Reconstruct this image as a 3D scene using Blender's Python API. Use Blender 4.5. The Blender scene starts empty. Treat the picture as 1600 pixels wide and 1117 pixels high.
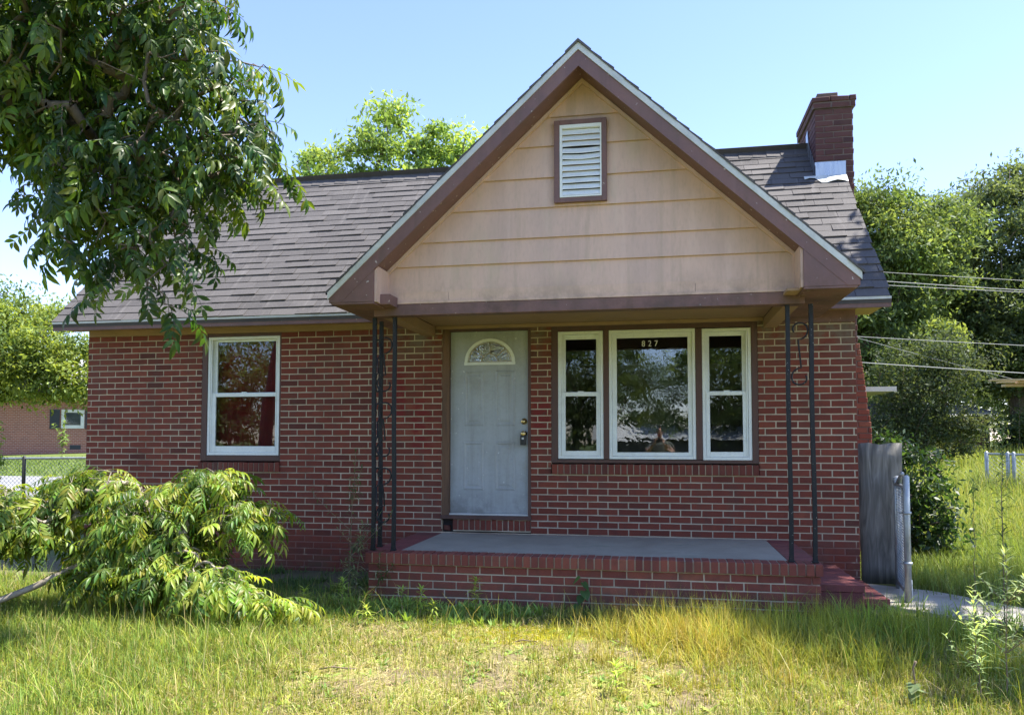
import bpy, bmesh, math, random
import numpy as np
from mathutils import Vector, Matrix, Euler, noise as mnoise

R = math.radians
rng = random.Random(11)
nrg = np.random.default_rng(11)
scene = bpy.context.scene
COL = scene.collection

# ------------------------------------------------------------------ camera
CAM = (0.0, -8.34, 1.45)
YAW, PITCH = R(10.6), math.atan(60 / 1230)
cd = bpy.data.cameras.new('camera')
cam = bpy.data.objects.new('camera', cd); COL.objects.link(cam)
cam.location = CAM
cam.rotation_euler = (math.pi / 2 + PITCH, 0, YAW)
cd.sensor_fit = 'HORIZONTAL'; cd.sensor_width = 36.0
cd.lens = 36.0 * 1230 / 1600
cd.shift_y = 69.5 / 1600
cd.clip_start = 0.05; cd.clip_end = 2000
scene.camera = cam
scene.render.resolution_x, scene.render.resolution_y = 1024, 714

# ------------------------------------------------------------------ light
SUN = Vector((0.583, 0.105, 1.084)).normalized()
SUN_EL = math.asin(SUN.z); SUN_AZ = math.atan2(SUN.x, SUN.y)      # azimuth from +Y towards +X
world = bpy.data.worlds.new('World'); scene.world = world; world.use_nodes = True
wt = world.node_tree; wt.nodes.clear()
wo = wt.nodes.new('ShaderNodeOutputWorld'); wb = wt.nodes.new('ShaderNodeBackground')
sky = wt.nodes.new('ShaderNodeTexSky'); sky.sky_type = 'NISHITA'; sky.sun_disc = False
sky.sun_elevation = SUN_EL; sky.sun_rotation = SUN_AZ
sky.altitude = 50; sky.air_density = 0.95; sky.dust_density = 0.15; sky.ozone_density = 2.6
wb.inputs['Strength'].default_value = 0.135
wm = wt.nodes.new('ShaderNodeMix'); wm.data_type = 'RGBA'; wm.blend_type = 'MULTIPLY'; wm.inputs[0].default_value = 1.0
wm.inputs[7].default_value = (1.03, 0.945, 1.05, 1.0)          # camera white balance of the sky
wt.links.new(sky.outputs[0], wm.inputs[6]); wt.links.new(wm.outputs[2], wb.inputs[0]); wt.links.new(wb.outputs[0], wo.inputs[0])
sl = bpy.data.lights.new('sun', 'SUN'); sl.energy = 5.0; sl.angle = R(0.53); sl.color = (1.0, 0.95, 0.86)
so = bpy.data.objects.new('sun', sl); COL.objects.link(so)
so.rotation_euler = (-SUN).to_track_quat('-Z', 'Y').to_euler()
so.location = (20, 4, 40)
vs = scene.view_settings
vs.view_transform = 'Standard'; vs.look = 'None'; vs.gamma = 1.0; vs.use_curve_mapping = False
vs.exposure = 1.54
scene.render.engine = 'CYCLES'
cy = scene.cycles
cy.use_denoising = True
cy.max_bounces = 8; cy.diffuse_bounces = 4; cy.glossy_bounces = 3; cy.transmission_bounces = 6; cy.transparent_max_bounces = 8
cy.caustics_reflective = False; cy.caustics_refractive = False
cy.sample_clamp_indirect = 8.0


def gz(x, y):
    """height of the ground"""
    t = np.clip(np.asarray(y, dtype=float) + 0.0, 0, 23.0)
    return 0.047 * t * t / (t + 0.8)

# ------------------------------------------------------------------ materials
MATS = {}
def new_mat(name):
    m = bpy.data.materials.new(name); m.use_nodes = True
    nt = m.node_tree; nt.nodes.clear()
    o = nt.nodes.new('ShaderNodeOutputMaterial')
    MATS[name] = m
    return m, nt, o
def N(nt, t, **kw):
    n = nt.nodes.new(t)
    for k, v in kw.items():
        if k in n.inputs: n.inputs[k].default_value = v
        else: setattr(n, k, v)
    return n
def L(nt, a, b): nt.links.new(a, b)
def c4(c): return (c[0], c[1], c[2], 1.0)
def noise_n(nt, vec, scale, detail=4, rough=0.6):
    n = N(nt, 'ShaderNodeTexNoise'); n.inputs['Scale'].default_value = scale
    n.inputs['Detail'].default_value = detail; n.inputs['Roughness'].default_value = rough
    if vec is not None: L(nt, vec, n.inputs['Vector'])
    return n
def ramp_n(nt, fac, stops):
    r = N(nt, 'ShaderNodeValToRGB'); e = r.color_ramp.elements
    while len(e) < len(stops): e.new(0.5)
    for i, (p, c) in enumerate(stops):
        e[i].position = p; e[i].color = c4(c) if not isinstance(c, (int, float)) else (c, c, c, 1)
    L(nt, fac, r.inputs[0]); return r
def mix_n(nt, fac, a, b, mode='MIX'):
    m = N(nt, 'ShaderNodeMix', data_type='RGBA', blend_type=mode)
    for i, v in ((6, a), (7, b)):
        if hasattr(v, 'is_linked') or hasattr(v, 'links'): L(nt, v, m.inputs[i])
        else: m.inputs[i].default_value = c4(v)
    if hasattr(fac, 'links'): L(nt, fac, m.inputs[0])
    else: m.inputs[0].default_value = fac
    return m.outputs[2]
def math_n(nt, op, a, b=0.0, clamp=False):
    m = N(nt, 'ShaderNodeMath', operation=op, use_clamp=clamp)
    for i, v in ((0, a), (1, b)):
        if hasattr(v, 'links'): L(nt, v, m.inputs[i])
        else: m.inputs[i].default_value = v
    return m.outputs[0]
def map_n(nt, v, a, b, c=0.0, d=1.0, smooth=True):
    m = N(nt, 'ShaderNodeMapRange'); m.clamp = True
    if smooth: m.interpolation_type = 'SMOOTHSTEP'
    L(nt, v, m.inputs[0])
    for i, x in enumerate((a, b, c, d)): m.inputs[i + 1].default_value = x
    return m.outputs[0]
def pos_n(nt):
    g = N(nt, 'ShaderNodeNewGeometry'); return g.outputs['Position']
def bump_n(nt, h, strength, dist):
    b = N(nt, 'ShaderNodeBump'); b.inputs['Strength'].default_value = strength; b.inputs['Distance'].default_value = dist
    L(nt, h, b.inputs['Height']); return b.outputs['Normal']

def painted(name, col, rough=0.6, var=0.12, scale=3.0, bump=0.15, stain=None, stain_amt=0.0, chips=0.0, chipcol=(0.6, 0.57, 0.52), stretch=(1, 1, 1), metallic=0.0):
    """weathered paint: mottling, an optional stain colour, optional flaked spots"""
    m, nt, o = new_mat(name); p = pos_n(nt)
    mp = N(nt, 'ShaderNodeMapping'); mp.inputs['Scale'].default_value = stretch; L(nt, p, mp.inputs[0]); v = mp.outputs[0]
    n1 = noise_n(nt, v, scale, 6, 0.65); n2 = noise_n(nt, v, scale * 14, 5, 0.6)
    lo = tuple(c * (1 - var * 1.6) for c in col); hi = tuple(min(1, c * (1 + var)) for c in col)
    c = ramp_n(nt, n1.outputs[0], [(0.3, lo), (0.52, col), (0.72, hi)]).outputs[0]
    f = map_n(nt, n2.outputs[0], 0.45, 0.75, 0, 0.35)
    c = mix_n(nt, f, c, tuple(x * 0.72 for x in col))
    if stain:
        n3 = noise_n(nt, v, scale * 0.9, 5, 0.7)
        c = mix_n(nt, map_n(nt, n3.outputs[0], 0.52, 0.72, 0, stain_amt), c, stain)
    if chips > 0:
        n4 = noise_n(nt, v, scale * 9, 3, 0.5)
        c = mix_n(nt, map_n(nt, n4.outputs[0], 0.70 - chips * 0.1, 0.72 - chips * 0.1, 0, 1), c, chipcol)
    b = N(nt, 'ShaderNodeBsdfPrincipled'); L(nt, c, b.inputs['Base Color'])
    b.inputs['Metallic'].default_value = metallic
    L(nt, map_n(nt, n1.outputs[0], 0.3, 0.7, rough - 0.08, min(1, rough + 0.12)), b.inputs['Roughness'])
    L(nt, bump_n(nt, n2.outputs[0], bump, 0.01), b.inputs['Normal'])
    L(nt, b.outputs[0], o.inputs[0]); return m

def brick_mat(name, cols, green=True):
    m, nt, o = new_mat(name); p = pos_n(nt)
    at = N(nt, 'ShaderNodeAttribute', attribute_name='tint'); t = at.outputs['Fac']
    n = len(cols)
    c = ramp_n(nt, t, [(i / (n - 1), cols[i]) for i in range(n)]).outputs[0]
    n1 = noise_n(nt, p, 9, 5, 0.7); n2 = noise_n(nt, p, 130, 4, 0.6); n3 = noise_n(nt, p, 1.1, 4, 0.6)
    c = mix_n(nt, map_n(nt, n1.outputs[0], 0.42, 0.75, 0, 0.45), c, (0.075, 0.030, 0.026))
    c = mix_n(nt, map_n(nt, n2.outputs[0], 0.56, 0.72, 0, 0.35), c, (0.30, 0.15, 0.11))
    c = mix_n(nt, map_n(nt, n3.outputs[0], 0.52, 0.72, 0, 0.38), c, (0.15, 0.085, 0.065))
    c = mix_n(nt, map_n(nt, noise_n(nt, p, 2.3, 5, 0.7).outputs[0], 0.55, 0.75, 0, 0.45), c, (0.085, 0.032, 0.028))
    mps = N(nt, 'ShaderNodeMapping'); mps.inputs['Scale'].default_value = (4.5, 4.5, 0.7); L(nt, p, mps.inputs[0])
    c = mix_n(nt, map_n(nt, noise_n(nt, mps.outputs[0], 1.0, 5, 0.65).outputs[0], 0.50, 0.72, 0, 0.40), c, (0.10, 0.055, 0.042))
    if green:   # algae and lime bloom in the damp courses under the porch ceiling, red paint brushed on beside the door
        s = N(nt, 'ShaderNodeSeparateXYZ'); L(nt, p, s.inputs[0])
        z = s.outputs[2]; x = s.outputs[0]
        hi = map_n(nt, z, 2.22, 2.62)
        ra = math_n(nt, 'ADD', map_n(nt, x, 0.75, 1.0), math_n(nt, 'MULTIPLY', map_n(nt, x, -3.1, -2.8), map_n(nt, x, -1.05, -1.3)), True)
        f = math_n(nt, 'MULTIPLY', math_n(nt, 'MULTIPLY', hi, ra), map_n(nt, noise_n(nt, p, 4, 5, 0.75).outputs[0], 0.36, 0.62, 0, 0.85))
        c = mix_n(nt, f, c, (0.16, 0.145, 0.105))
        px = math_n(nt, 'MULTIPLY', map_n(nt, math_n(nt, 'ABSOLUTE', math_n(nt, 'ADD', x, 2.83)), 0.10, 0.03), math_n(nt, 'MULTIPLY', map_n(nt, z, 1.55, 1.65), map_n(nt, z, 2.3, 2.2)))
        p2 = math_n(nt, 'MULTIPLY', map_n(nt, math_n(nt, 'ABSOLUTE', math_n(nt, 'ADD', x, 2.58)), 0.16, 0.05), math_n(nt, 'MULTIPLY', map_n(nt, z, 1.3, 1.4), map_n(nt, z, 2.0, 1.8)))
        p3 = math_n(nt, 'MULTIPLY', map_n(nt, math_n(nt, 'ABSOLUTE', math_n(nt, 'ADD', x, 1.24)), 0.13, 0.06), math_n(nt, 'MULTIPLY', map_n(nt, z, 1.35, 1.45), map_n(nt, z, 2.0, 1.85)))
        pp = math_n(nt, 'MULTIPLY', math_n(nt, 'ADD', math_n(nt, 'ADD', px, p2, True), p3, True), map_n(nt, noise_n(nt, p, 7, 4, 0.7).outputs[0], 0.40, 0.52, 0, 0.8))
        c = mix_n(nt, pp, c, (0.17, 0.018, 0.016))
        lo = math_n(nt, 'MULTIPLY', map_n(nt, z, 0.30, 0.02), map_n(nt, noise_n(nt, p, 6, 4, 0.7).outputs[0], 0.35, 0.6, 0, 0.6))
        c = mix_n(nt, lo, c, (0.09, 0.075, 0.045))
    b = N(nt, 'ShaderNodeBsdfPrincipled'); L(nt, c, b.inputs['Base Color']); b.inputs['Roughness'].default_value = 0.82
    b.inputs['Specular IOR Level'].default_value = 0.3
    h = math_n(nt, 'ADD', n2.outputs[0], math_n(nt, 'MULTIPLY', n1.outputs[0], 2.0))
    L(nt, bump_n(nt, h, 0.35, 0.004), b.inputs['Normal']); L(nt, b.outputs[0], o.inputs[0]); return m

def leaf_mat(name, trans=0.35, rough=0.45, tcol=1.9, spec=0.5):
    """colour from the mesh attribute col; light passes through"""
    m, nt, o = new_mat(name)
    at = N(nt, 'ShaderNodeAttribute', attribute_name='col')
    oi = N(nt, 'ShaderNodeObjectInfo')
    hv = N(nt, 'ShaderNodeHueSaturation'); L(nt, at.outputs['Color'], hv.inputs['Color'])
    L(nt, map_n(nt, oi.outputs['Random'], 0, 1, 0.78, 1.22, False), hv.inputs['Value'])
    c = hv.outputs[0]
    b = N(nt, 'ShaderNodeBsdfPrincipled'); L(nt, c, b.inputs['Base Color']); b.inputs['Roughness'].default_value = rough
    b.inputs['Specular IOR Level'].default_value = spec
    tc = mix_n(nt, 1.0, c, (tcol * 1.1, tcol, tcol * 0.45), 'MULTIPLY')
    t = N(nt, 'ShaderNodeBsdfTranslucent'); L(nt, tc, t.inputs[0])
    mx = N(nt, 'ShaderNodeMixShader'); mx.inputs[0].default_value = trans
    L(nt, b.outputs[0], mx.inputs[1]); L(nt, t.outputs[0], mx.inputs[2]); L(nt, mx.outputs[0], o.inputs[0]); return m

def glass_mat(name, ior=1.75, wave=0.0, wscale=3.0, film=0.0):
    m, nt, o = new_mat(name); p = pos_n(nt)
    fr = N(nt, 'ShaderNodeFresnel'); fr.inputs['IOR'].default_value = ior
    g = N(nt, 'ShaderNodeBsdfGlossy'); g.inputs['Roughness'].default_value = 0.012
    g.inputs['Color'].default_value = (0.93, 0.97, 1.0, 1)
    t = N(nt, 'ShaderNodeBsdfTransparent'); t.inputs[0].default_value = (0.86, 0.9, 0.9, 1)
    mx = N(nt, 'ShaderNodeMixShader')
    n0 = noise_n(nt, p, 2.2, 2, 0.4)
    h = n0.outputs[0]
    nrm = bump_n(nt, h, 0.05, 0.02)
    if wave > 0:
        w = N(nt, 'ShaderNodeTexNoise'); w.inputs['Scale'].default_value = wscale; w.inputs['Detail'].default_value = 3; w.inputs['Distortion'].default_value = 2.2
        L(nt, p, w.inputs['Vector'])
        rid = math_n(nt, 'ABSOLUTE', math_n(nt, 'SUBTRACT', w.outputs[0], 0.5))
        nrm = bump_n(nt, rid, wave, 0.05)
    L(nt, nrm, g.inputs['Normal']); L(nt, nrm, fr.inputs['Normal'])
    fac = fr.outputs[0]
    if film > 0:
        fac = math_n(nt, 'ADD', fac, film, True)
    L(nt, fac, mx.inputs[0]); L(nt, t.outputs[0], mx.inputs[1]); L(nt, g.outputs[0], mx.inputs[2])
    L(nt, mx.outputs[0], o.inputs[0]); return m

brick_mat('brick', [(0.095, 0.028, 0.020), (0.155, 0.038, 0.024), (0.182, 0.044, 0.027), (0.205, 0.050, 0.029), (0.24, 0.070, 0.040)])
brick_mat('porch_brick', [(0.15, 0.044, 0.032), (0.19, 0.052, 0.036), (0.22, 0.062, 0.041), (0.25, 0.075, 0.047), (0.28, 0.10, 0.06)])
brick_mat('chimney_brick', [(0.060, 0.030, 0.031), (0.085, 0.037, 0.037), (0.10, 0.043, 0.041), (0.125, 0.058, 0.052)], False)
brick_mat('far_brick', [(0.24, 0.085, 0.06), (0.30, 0.11, 0.075), (0.36, 0.15, 0.10)], False)
brick_mat('red_step', [(0.17, 0.052, 0.048), (0.20, 0.06, 0.054), (0.22, 0.07, 0.06)], False)
painted('mortar', (0.47, 0.395, 0.285), 0.9, 0.24, 1.6, 0.4, stain=(0.20, 0.165, 0.12), stain_amt=0.85)
painted('chimney_mortar', (0.16, 0.12, 0.10), 0.9, 0.3, 6, 0.5)
painted('siding', (0.645, 0.44, 0.340), 0.62, 0.08, 2.2, 0.12, stain=(0.54, 0.42, 0.29), stain_amt=0.5, chips=0.0, chipcol=(0.25, 0.2, 0.15), stretch=(1.4, 1.4, 0.45))
painted('trim_brown', (0.185, 0.098, 0.086), 0.6, 0.14, 3, 0.15, stain=(0.13, 0.085, 0.062), stain_amt=0.5, chips=0.1, chipcol=(0.48, 0.42, 0.38))
painted('casing_brown', (0.095, 0.048, 0.036), 0.6, 0.2, 4, 0.2, stretch=(3, 3, 0.5))
painted('raw_wood', (0.15, 0.080, 0.042), 0.75, 0.3, 5, 0.3, stretch=(5, 5, 0.4))
painted('soffit', (0.33, 0.215, 0.125), 0.7, 0.12, 2.5, 0.12, stain=(0.22, 0.16, 0.08), stain_amt=0.6)
painted('soffit_sunlit', (0.44, 0.35, 0.13), 0.7, 0.1, 3, 0.1)  # lit copy of soffit: sunlight on the end piece put into its colour
painted('drip_metal', (0.56, 0.57, 0.535), 0.45, 0.12, 5, 0.05, stain=(0.30, 0.33, 0.28), stain_amt=0.4)
painted('vinyl_white', (0.76, 0.80, 0.76), 0.4, 0.05, 4, 0.03, stain=(0.52, 0.54, 0.48), stain_amt=0.35)
painted('vent_white', (0.80, 0.81, 0.78), 0.5, 0.05, 6, 0.05, stain=(0.6, 0.6, 0.55), stain_amt=0.3)
painted('door_grey', (0.36, 0.385, 0.39), 0.42, 0.08, 2.5, 0.04, stain=(0.28, 0.285, 0.265), stain_amt=0.7, chips=0.03, chipcol=(0.62, 0.64, 0.62))
painted('lead_came', (0.55, 0.50, 0.38), 0.35, 0.1, 8, 0.02, metallic=0.6)
painted('brass', (0.62, 0.47, 0.20), 0.28, 0.08, 12, 0.02, metallic=1.0)
painted('iron_black', (0.006, 0.008, 0.010), 0.65, 0.3, 8, 0.2, stain=(0.022, 0.018, 0.012), stain_amt=0.4, chips=0.01, chipcol=(0.35, 0.33, 0.30))
painted('lockbox_black', (0.012, 0.012, 0.013), 0.4, 0.2, 20, 0.05)
painted('lock_label', (0.55, 0.55, 0.53), 0.5, 0.05, 20, 0.02)
painted('flashing', (0.46, 0.48, 0.50), 0.30, 0.18, 7, 0.08, stain=(0.34, 0.36, 0.38), stain_amt=0.7, stretch=(3, 3, 0.6), metallic=0.85)
painted('flue_clay', (0.10, 0.07, 0.06), 0.8, 0.2, 5, 0.3)
painted('crown_mortar', (0.42, 0.33, 0.26), 0.9, 0.2, 5, 0.4)
painted('concrete_slab', (0.31, 0.29, 0.23), 0.85, 0.14, 2.4, 0.25, stain=(0.19, 0.21, 0.16), stain_amt=0.65)
painted('concrete_path', (0.34, 0.31, 0.255), 0.9, 0.16, 2.4, 0.35, stain=(0.24, 0.21, 0.15), stain_amt=0.75)
painted('asphalt', (0.23, 0.23, 0.235), 0.9, 0.15, 2, 0.3)
painted('bark', (0.16, 0.125, 0.095), 0.9, 0.3, 9, 0.6, stretch=(3, 3, 0.8))
painted('bark_pale', (0.33, 0.28, 0.22), 0.85, 0.3, 14, 0.5)
painted('galvanised', (0.36, 0.39, 0.40), 0.42, 0.18, 9, 0.05, stain=(0.22, 0.24, 0.25), stain_amt=0.5, metallic=0.55)
painted('black_paint', (0.015, 0.015, 0.016), 0.5, 0.2, 8, 0.05)
painted('rust', (0.10, 0.05, 0.03), 0.8, 0.3, 20, 0.2)
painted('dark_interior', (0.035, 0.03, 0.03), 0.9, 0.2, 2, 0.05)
painted('red_cloth', (0.34, 0.018, 0.02), 0.85, 0.2, 3, 0.1)
painted('shed_dark', (0.07, 0.062, 0.055), 0.85, 0.3, 3, 0.2)
painted('shed_roof', (0.20, 0.20, 0.20), 0.7, 0.3, 3, 0.1)
painted('new_wood', (0.50, 0.36, 0.20), 0.75, 0.2, 5, 0.2, stretch=(0.6, 4, 4))
painted('old_white', (0.68, 0.66, 0.60), 0.7, 0.1, 4, 0.1)
painted('shutter_dark', (0.03, 0.035, 0.04), 0.6, 0.2, 6, 0.05)
painted('pale_roof', (0.50, 0.49, 0.48), 0.8, 0.12, 3, 0.1)
painted('wire', (0.34, 0.34, 0.33), 0.5, 0.1, 3, 0.02)
painted('skin', (0.46, 0.26, 0.18), 0.55, 0.06, 9, 0.03)
painted('shirt', (0.16, 0.17, 0.14), 0.9, 0.5, 12, 0.1, stain=(0.36, 0.35, 0.30), stain_amt=0.9)
painted('trousers', (0.05, 0.06, 0.09), 0.9, 0.2, 6, 0.1)
painted('hair', (0.03, 0.02, 0.015), 0.6, 0.2, 12, 0.2)
painted('phone_black', (0.01, 0.01, 0.012), 0.3, 0.1, 5, 0.0)
painted('twig_dead', (0.20, 0.15, 0.10), 0.9, 0.3, 14, 0.3)
painted('digit_white', (0.72, 0.72, 0.70), 0.5, 0.05, 10, 0.02)
painted('digit_black', (0.01, 0.01, 0.01), 0.5, 0.05, 10, 0.02)
leaf_mat('leaf', 0.42, 0.42, 2.1, 0.4)
leaf_mat('leaf_matte', 0.40, 0.6, 1.7, 0.25)
leaf_mat('grass', 0.30, 0.6, 1.6, 0.25)
glass_mat('glass', 1.52)
glass_mat('glass_film', 1.75, 0.016, 2.2, 0.02)
glass_mat('glass_fan', 2.2, 0.3, 14.0, 0.22)

def shingle_mat():
    m, nt, o = new_mat('shingle'); p = pos_n(nt)
    at = N(nt, 'ShaderNodeAttribute', attribute_name='tint')
    c = ramp_n(nt, at.outputs['Fac'], [(0, (0.055, 0.050, 0.048)), (0.5, (0.078, 0.071, 0.068)), (1, (0.104, 0.095, 0.090))]).outputs[0]
    n1 = noise_n(nt, p, 240, 3, 0.7); n2 = noise_n(nt, p, 3.5, 5, 0.7)
    mp = N(nt, 'ShaderNodeMapping'); mp.inputs['Scale'].default_value = (14, 1.2, 1.2); L(nt, p, mp.inputs[0])
    n3 = noise_n(nt, mp.outputs[0], 1.0, 3, 0.6)
    c = mix_n(nt, map_n(nt, n1.outputs[0], 0.45, 0.7, 0, 0.7), c, (0.15, 0.142, 0.14))
    c = mix_n(nt, map_n(nt, n2.outputs[0], 0.5, 0.75, 0, 0.4), c, (0.045, 0.041, 0.042))
    c = mix_n(nt, map_n(nt, n3.outputs[0], 0.56, 0.72, 0, 0.4), c, (0.16, 0.148, 0.142))
    b = N(nt, 'ShaderNodeBsdfPrincipled'); L(nt, c, b.inputs['Base Color']); b.inputs['Roughness'].default_value = 0.85
    b.inputs['Specular IOR Level'].default_value = 0.35
    L(nt, bump_n(nt, n1.outputs[0], 0.5, 0.004), b.inputs['Normal']); L(nt, b.outputs[0], o.inputs[0])
shingle_mat()

def ply_mat():
    m, nt, o = new_mat('plywood'); p = pos_n(nt)
    mp = N(nt, 'ShaderNodeMapping'); mp.inputs['Scale'].default_value = (9, 9, 0.9); L(nt, p, mp.inputs[0])
    w = N(nt, 'ShaderNodeTexNoise'); w.inputs['Scale'].default_value = 2.0; w.inputs['Detail'].default_value = 6; w.inputs['Distortion'].default_value = 1.5; L(nt, mp.outputs[0], w.inputs[0])
    c = ramp_n(nt, w.outputs[0], [(0.3, (0.085, 0.080, 0.068)), (0.5, (0.16, 0.15, 0.13)), (0.7, (0.26, 0.245, 0.215))]).outputs[0]
    b = N(nt, 'ShaderNodeBsdfPrincipled'); L(nt, c, b.inputs['Base Color']); b.inputs['Roughness'].default_value = 0.8
    L(nt, bump_n(nt, w.outputs[0], 0.3, 0.006), b.inputs['Normal']); L(nt, b.outputs[0], o.inputs[0])
ply_mat()

def ground_mat():
    m, nt, o = new_mat('ground'); p = pos_n(nt)
    s = N(nt, 'ShaderNodeSeparateXYZ'); L(nt, p, s.inputs[0]); x, y = s.outputs[0], s.outputs[1]
    n1 = noise_n(nt, p, 1.6, 6, 0.65); n2 = noise_n(nt, p, 22, 6, 0.75); n3 = noise_n(nt, p, 90, 4, 0.7)
    soil = ramp_n(nt, n2.outputs[0], [(0.3, (0.10, 0.075, 0.042)), (0.5, (0.20, 0.155, 0.085)), (0.72, (0.34, 0.275, 0.165))]).outputs[0]
    straw = ramp_n(nt, n3.outputs[0], [(0.3, (0.15, 0.15, 0.035)), (0.6, (0.34, 0.33, 0.085))]).outputs[0]
    c = mix_n(nt, map_n(nt, n1.outputs[0], 0.42, 0.6), soil, straw)
    green = ramp_n(nt, n2.outputs[0], [(0.3, (0.06, 0.09, 0.018)), (0.7, (0.15, 0.19, 0.035))]).outputs[0]
    far = map_n(nt, y, -1.4, 0.6)
    back = map_n(nt, y, -6.5, -9.0)
    c = mix_n(nt, math_n(nt, 'MAXIMUM', far, back), c, green)
    # moss patch
    dx = math_n(nt, 'DIVIDE', math_n(nt, 'ADD', x, 0.98), 0.78); dy = math_n(nt, 'DIVIDE', math_n(nt, 'ADD', y, 2.42), 0.25)
    d2 = math_n(nt, 'ADD', math_n(nt, 'MULTIPLY', dx, dx), math_n(nt, 'MULTIPLY', dy, dy))
    mm = math_n(nt, 'MULTIPLY', map_n(nt, d2, 1.5, 0.2), map_n(nt, noise_n(nt, p, 9, 5, 0.7).outputs[0], 0.40, 0.56))
    c = mix_n(nt, mm, c, ramp_n(nt, n3.outputs[0], [(0.3, (0.22, 0.20, 0.015)), (0.65, (0.42, 0.40, 0.03))]).outputs[0])
    # darker bare strip against the porch
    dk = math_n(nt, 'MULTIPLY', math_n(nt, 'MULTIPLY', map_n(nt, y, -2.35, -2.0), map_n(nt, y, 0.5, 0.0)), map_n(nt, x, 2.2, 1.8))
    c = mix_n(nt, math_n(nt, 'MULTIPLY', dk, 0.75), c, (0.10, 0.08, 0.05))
    b = N(nt, 'ShaderNodeBsdfPrincipled'); L(nt, c, b.inputs['Base Color']); b.inputs['Roughness'].default_value = 0.95
    h = math_n(nt, 'ADD', n2.outputs[0], math_n(nt, 'MULTIPLY', n3.outputs[0], 0.4))
    L(nt, bump_n(nt, h, 0.8, 0.03), b.inputs['Normal']); L(nt, b.outputs[0], o.inputs[0])
ground_mat()

def weather(name, dark, light, zlo):
    """rain streaks and grime on an existing painted material"""
    m = MATS[name]; nt = m.node_tree; b = [n for n in nt.nodes if n.type == 'BSDF_PRINCIPLED'][0]
    src = b.inputs['Base Color'].links[0].from_socket; p = pos_n(nt)
    mp = N(nt, 'ShaderNodeMapping'); mp.inputs['Scale'].default_value = (9, 9, 0.55); L(nt, p, mp.inputs[0])
    n1 = noise_n(nt, mp.outputs[0], 1.0, 5, 0.65); n2 = noise_n(nt, p, 2.6, 5, 0.7)
    c = mix_n(nt, map_n(nt, n1.outputs[0], 0.50, 0.72, 0, 0.55), src, dark)
    c = mix_n(nt, map_n(nt, n1.outputs[0], 0.46, 0.30, 0, 0.30), c, light)
    s_ = N(nt, 'ShaderNodeSeparateXYZ'); L(nt, p, s_.inputs[0])
    f = math_n(nt, 'MULTIPLY', map_n(nt, s_.outputs[2], zlo + 0.35, zlo), map_n(nt, n2.outputs[0], 0.42, 0.66, 0, 0.75))
    c = mix_n(nt, f, c, tuple(q * 0.62 for q in dark))
    L(nt, c, b.inputs['Base Color'])
weather('siding', (0.47, 0.335, 0.245), (0.72, 0.53, 0.425), 2.62)
def painted_foot():
    nt = MATS['mortar'].node_tree; b = [n for n in nt.nodes if n.type == 'BSDF_PRINCIPLED'][0]; src = b.inputs['Base Color'].links[0].from_socket
    p = pos_n(nt); s_ = N(nt, 'ShaderNodeSeparateXYZ'); L(nt, p, s_.inputs[0])
    f = math_n(nt, 'MULTIPLY', map_n(nt, s_.outputs[2], 0.50, 0.36), map_n(nt, noise_n(nt, p, 5, 4, 0.6).outputs[0], 0.30, 0.45, 0.2, 0.85))
    f = math_n(nt, 'MULTIPLY', f, math_n(nt, 'MAXIMUM', map_n(nt, s_.outputs[0], -2.55, -2.65), map_n(nt, s_.outputs[0], 1.0, 1.2)))
    L(nt, mix_n(nt, f, src, (0.17, 0.055, 0.045)), b.inputs['Base Color'])
painted_foot()
weather('trim_brown', (0.12, 0.075, 0.055), (0.24, 0.14, 0.125), 2.55)
weather('door_grey', (0.25, 0.26, 0.245), (0.46, 0.48, 0.48), 0.66)
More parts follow.
